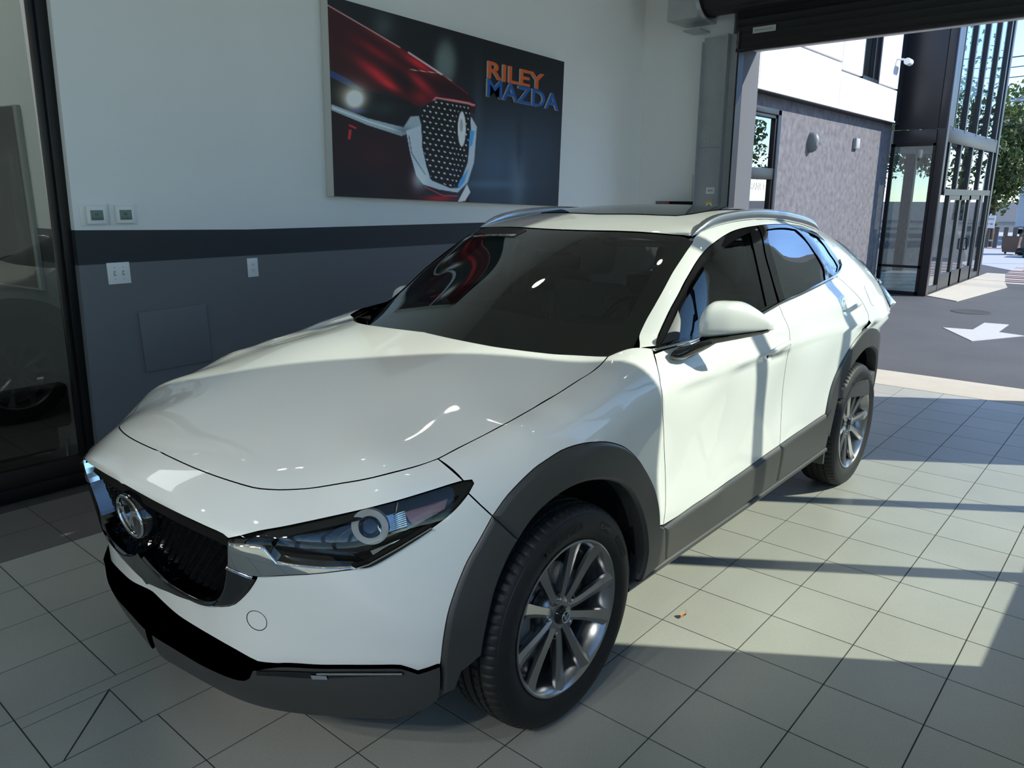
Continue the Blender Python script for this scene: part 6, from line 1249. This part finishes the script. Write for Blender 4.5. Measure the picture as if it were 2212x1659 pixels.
mk('lamp_lens',V,Fc,mat('cream_lens',(.75,.72,.60),.4),wl_)
wx=tag(empty('wall_box',(10.44,1.74,2.325)),'small grey metal box on the stucco wall right of the wall lamp','box')
box('casing',(-.085,-.05,-.075),(.085,0,.075),mat('box_grey',(.30,.31,.32),.5),wx,bev=.006);box('cover',(-.06,-.054,-.06),(.06,-.05,.06),mat('box_grey_light',(.40,.41,.42),.5),wx,bev=.002)
sc_=tag(empty('security_camera',(11.55,1.60,3.56)),'white bullet security camera under the white panels by the tower','camera')
tube('camera_arm',[(0,0,.04),(0,-.08,.03),(.05,-.13,.02)],.015,M_white,sc_,n=8);lathe('camera_body',[(.0001,-.10),(.045,-.10),(.05,-.08),(.05,.08),(.04,.10),(.0001,.10)],M_white,sc_,n=20,axis='x',M=Matrix.Translation((.10,-.14,.0)))
# paving beyond
def flat(nm,poly,z,m,label,cat,th=.012):
    return tag(prism(nm,poly,'z',z-th,z,m),label,cat)
flat('sidewalk',[(12.30,.93),(11.85,.40),(14.6,.14),(15.4,.30),(17.4,.60),(17.4,.93)],-.002,M_conc,'pale concrete sidewalk slab in front of the tower doors','sidewalk')
cwk=tag(empty('crosswalk',(17,.2,0)),'red and cream striped brick crosswalk beyond the tower','crosswalk')
M_brick=mat('red_paver',(.36,.21,.19),.85);M_cream=mat('cream_stripe',(.46,.43,.38),.85)
for k in range(11):
    x=15.3+.42*k;o=prism('stripe',[(x,-.25-.02*k),(x+.26,-.25-.02*k),(x+.9,.90),(x+.64,.90)] if 0 else [(x,-1.6),(x+.24,-1.6),(x+.24,.50+.02*k),(x,.50+.02*k)],'z',-.014,-.004+.0002*k,M_brick if k%2 else M_cream,cwk);o.matrix_parent_inverse=Matrix.Translation(-cwk.location)
flat('lane_arrow',[(8.985,-.016),(9.052,-.348) if 0 else (9.05,-.33),(9.75,-.335),(9.79,-.60),(8.98,-.62) if 0 else (9.06,-.60),(8.97,-.88),(8.18,-.482)],-.006,M_road,'white painted straight arrow on the asphalt lane','road marking',.006)
mh=tag(lathe('manhole_cover',[(.0001,-.008),(.22,-.008),(.235,-.006),(.25,-.010),(.26,-.013)],mat('cast_iron',(.06,.055,.05),.7,.3,bump=.5,bscale=60),None,n=32,axis='z',M=Matrix.Translation((10.75,0,.003))),'round dark manhole cover in the asphalt','manhole')
flat('far_sidewalk',[(18.3,.55),(20.2,.05),(24.5,.6),(40,-2),(40,6),(24,2.6),(20.4,1.9)],-.003,mat('far_concrete',(.42,.43,.47),.85),'grey raised far sidewalk with a curb beyond the crosswalk','sidewalk',.03)
# street sign, bins, bags, van
sp=tag(empty('street_sign',(22,1.86,0)),'small white street sign on a thin steel post','sign')
tube('post',[(0,.06,0),(0,-.10,1.15)],.022,M_silver,sp,n=8);box('board',(-.03,-.21,.78),(-.01,.03,1.10),M_white,sp,bev=.01);text_obj('board_text','NO PARKING',frame_M((-.031,.015,.99),(0,-1,0),(0,0,1)),mat('sign_red',(.5,.05,.04),.6),sp,width=.20,height=.045,bold=.02);text_obj('board_text','ANY TIME',frame_M((-.031,.0,.86),(0,-1,0),(0,0,1)),mat('sign_red',(.5,.05,.04),.6),sp,width=.17,height=.045,bold=.02)
bi=tag(empty('wheelie_bin',(24,1.50,0)),'brown wheeled bin with its lid hanging open at the far curb','bin')
bi.scale=(.78,.66,.86)
bm=bmesh.new();q=[(-.22,-.26,.08),(.22,-.26,.08),(.22,.26,.08),(-.22,.26,.08),(-.27,-.33,.58),(.27,-.33,.58),(.27,.33,.58),(-.27,.33,.58)];vs=[bm.verts.new(v) for v in q]
for f in ((3,2,1,0),(0,1,5,4),(1,2,6,5),(2,3,7,6),(3,0,4,7)): bm.faces.new([vs[i] for i in f])
bm_obj('bin_body',bm,mat('brown_bin',(.13,.075,.05),.6),bi)
prism('lid',[(-.30,.60),(-.66,.98),(-.62,1.01),(-.27,.64)],'x',-.28,.28,mat('bin_lid',(.03,.03,.032),.6),bi)
for y in (-.2,.2): lathe('wheel',[(.0001,-.03),(.08,-.03),(.08,.03),(.0001,.03)],M_black,bi,n=16,M=Matrix.Translation((.2,y,.08)))
for k,(x,y,r) in enumerate(((23.8,1.18,.15),(24.1,1.02,.13))):
    bm=bmesh.new();bmesh.ops.create_icosphere(bm,subdivisions=3,radius=r)
    for v in bm.verts: v.co*=1+.13*math.sin(v.co.x*40+k)*math.cos(v.co.z*33);v.co.z*=.75
    o=bm_obj('rubbish_bag',bm,mat('bag_black',(.012,.012,.014),.3),None,smooth=True);o.location=(x,y,r*.72);tag(o,('black rubbish bag beside the brown wheeled bin','smaller black rubbish bag between its fellow and the green crate')[k],'bag','rubbish bags at the curb')
gc=tag(empty('green_crate',(23.2,.70,0)),'green plastic crate at the far curb','crate')
for lo,hi in (((-.3,-.35,0),(.3,.35,.03)),((-.3,-.35,0),(-.27,.35,.34)),((.27,-.35,0),(.3,.35,.34)),((-.3,-.35,0),(.3,-.32,.34)),((-.3,.32,0),(.3,.35,.34))): box('crate_side',lo,hi,mat('green_plastic',(.02,.16,.09),.5),gc,bev=.008)
vn=tag(empty('box_truck',(33,1.5,0)),'white box truck parked beyond the far sidewalk','truck')
box('cargo_box',(-1,-1.6,.5),(3.5,1.1,2.0),mat('truck_white',(.62,.63,.66),.5),vn,bev=.04);box('chassis',(-1,-1.5,.25),(3.5,1.0,.5),M_black,vn)
for x,y in ((0,-1.35),(2.8,-1.35),(0,.9),(2.8,.9)): lathe('wheel',[(.0001,-.1),(.3,-.1),(.32,0),(.3,.1),(.0001,.1)],M_rubber,vn,n=20,M=Matrix.Translation((x,y,.3)))
# far houses seen past the tower and mirrored in its glass
hs=tag(empty('white_house',(30,-17,0)),'white clapboard house across the street with rows of windows','house')
box('clapboard_wall',(-5,-4,0),(9,3,6),mat('clapboard_white',(.62,.62,.62),.7),hs)
prism('gable_roof',[(-4.4,6),(-.5,8.6),(3.4,6)],'x',-5.2,9.2,mat('roof_grey',(.10,.10,.11),.8),hs)
for x in (-3,0,3,6):
    for z in (1.2,3.9):
        f=box('window_frame',(x-.6,2.98,z-.1),(x+.6,3.06,z+1.5),M_white,hs);box('pane',(x-.5,3.04,z),(x+.5,3.07,z+1.4),M_privacy,f)
# trees
M_bark=mat('bark',(.085,.06,.045),.9,noise=.3,nscale=8)
def tree(x,y,h,r,seed,label,n,col,base=.0):
    R_=np.random.default_rng(seed);t=tag(empty('tree',(x,y,0)),label,'tree','trees across the street')
    tube('trunk',[(0,0,base),(.1*r/3,.05,h*.3),(0,.1,h*.55),(.1,0,h*.8)],[.22*r/3,.17*r/3,.12*r/3,.04],M_bark,t,n=8)
    for k in range(4):
        a=R_.uniform(0,6.3);tube('branch',[(0,.05,h*(.3+.1*k)),(math.cos(a)*r*.35,math.sin(a)*r*.35,h*(.42+.1*k)),(math.cos(a)*r*.7,math.sin(a)*r*.7,h*(.5+.1*k))],[.09*r/3,.06*r/3,.02],M_bark,t,n=6)
    K=14;cs=np.c_[R_.normal(0,r*.42,K),R_.normal(0,r*.42,K),h*.62+R_.normal(0,h*.17,K)];cr=R_.uniform(.35,.6,K)*r
    i=R_.integers(0,K,n);d=R_.normal(size=(n,3));d/=np.linalg.norm(d,axis=1)[:,None];rad=cr[i]*R_.uniform(.55,1.03,n)
    P=cs[i]+d*rad[:,None]*[1,1,.8];P[:,2]=np.maximum(P[:,2],h*.16)
    s=R_.uniform(.6,1.3,n)*.11*(r/2.5)**.6;a=R_.normal(size=(n,3));a/=np.linalg.norm(a,axis=1)[:,None];b=np.cross(a,d+R_.normal(size=(n,3))*.6);b/=np.linalg.norm(b,axis=1)[:,None]+1e-9
    V=np.stack([P-a*s[:,None],P+b*s[:,None]*.55,P+a*s[:,None],P-b*s[:,None]*.55],1).reshape(-1,3)
    o=mk('foliage',V,[(4*k,4*k+1,4*k+2,4*k+3) for k in range(n)],col,t,smooth=False);tag(o,kind='stuff')
def leafmat(nm,c):
    m=bpy.data.materials.new(nm);m.use_nodes=True;t=m.node_tree;b=t.nodes['Principled BSDF'];b.inputs['Roughness'].default_value=.6
    g=t.nodes.new('ShaderNodeNewGeometry');r_=t.nodes.new('ShaderNodeMix');r_.data_type='RGBA';r_.inputs['A'].default_value=tuple(v*.5 for v in c)+(1,);r_.inputs['B'].default_value=tuple(min(1,v*1.6) for v in c)+(1,)
    t.links.new(g.outputs['Random Per Island'],r_.inputs['Factor']);t.links.new(r_.outputs['Result'],b.inputs['Base Color'])
    tr=t.nodes.new('ShaderNodeBsdfTranslucent');tr.inputs[0].default_value=tuple(min(1,v*1.5) for v in c)+(1,);mx=t.nodes.new('ShaderNodeMixShader');mx.inputs[0].default_value=.3
    t.links.new(b.outputs[0],mx.inputs[1]);t.links.new(tr.outputs[0],mx.inputs[2]);t.links.new(mx.outputs[0],t.nodes['Material Output'].inputs[0]);return m
LG=leafmat('leaf_green',(.10,.135,.035));LO=leafmat('leaf_olive',(.15,.14,.045));LD=leafmat('leaf_dark',(.055,.085,.025))
tree(27.5,2.6,4.5,1.6,3,'green street tree just right of the glass tower',9000,LD)
tree(31,1.0,5.0,1.7,5,'olive green street tree behind the street sign at the right edge',9000,LO)
tree(36,4.2,6.0,2.6,7,'large street tree seen through the glass of the tower',9000,LG)
tree(42,7,7.5,3.2,9,'tall street tree farthest behind the tower',7000,LG)
tree(18,-16,7,3.0,11,'street tree across the lane, mirrored in the entrance door glass',6000,LO)
tree(26,-10,7,2.6,13,'street tree at the corner opposite the tower doors',6000,LG)
for k,(x,y,h_,r_) in enumerate(((52,14,9,4.5),(58,4,10,5),(60,-8,10,5),(48,-20,9,4.5),(34,-27,9,4.2),(22,-27,9,4.2),(10,-26,9,4.2),(0,-27,9,4.2),(-14,-26,9,4.2))):
    tree(x,y,h_,r_,30+k,'distant tree of the green belt, '+('behind the tower','left of the street end','at the street end','at the street bend','right of the white house','behind the white house','facing the door lane','facing the window wall','farthest along the street')[k],3500,LG if k%2 else LD)
fn_=tag(empty('chain_fence',(27,1.2,0)),'low grey picket fence under the far trees','fence')
for k in range(16): box('picket',(-.02,-2.4+.25*k,0),(.02,-2.28+.25*k,.65),mat('weathered_wood',(.12,.10,.085),.8),fn_)
for z in (.2,.6): box('rail',(-.01,-2.5,z),(.03,1.7,z+.05),M_galv,fn_)
# overhead wires
for k,(y0,z0,sag,r_) in enumerate(((1.0,4.35,.10,.012),(1.0,3.95,.10,.010),(1.0,3.12,.10,.008),(1.0,2.98,.12,.008),(1.0,4.15,.10,.010))):
    P=[(18+.15*t*0+.4*abs(t),y0+1.4-t*3.2*1.0,z0+.16*t+sag*((t-.5)**2)*2) for t in np.linspace(-1.2,4,24)]
    o=tube('overhead_wire',P,r_,mat('wire_black',(.012,.012,.014),.6),None,n=5);tag(o,('topmost black overhead wire at the right edge','second highest black overhead wire at the right edge','thin overhead wire lowest but one above the trees','lowest overhead wire just above the trees','middle overhead wire between the two top ones')[k],'wire','overhead wires')
sl_=tag(empty('street_lamp',(21,.2,0)),'curved steel street lamp arm reaching over the lane at the right edge','street lamp')
tube('lamp_arm',[(0,1.15,3.86),(0,.9,3.91),(0,.6,3.9),(0,.2,3.75),(0,0,3.4),(0,-.1,0)],.03,M_silver,sl_,n=8);box('lamp_head',(-.05,1.1,3.80),(.05,1.35,3.86),M_silver,sl_,bev=.015)
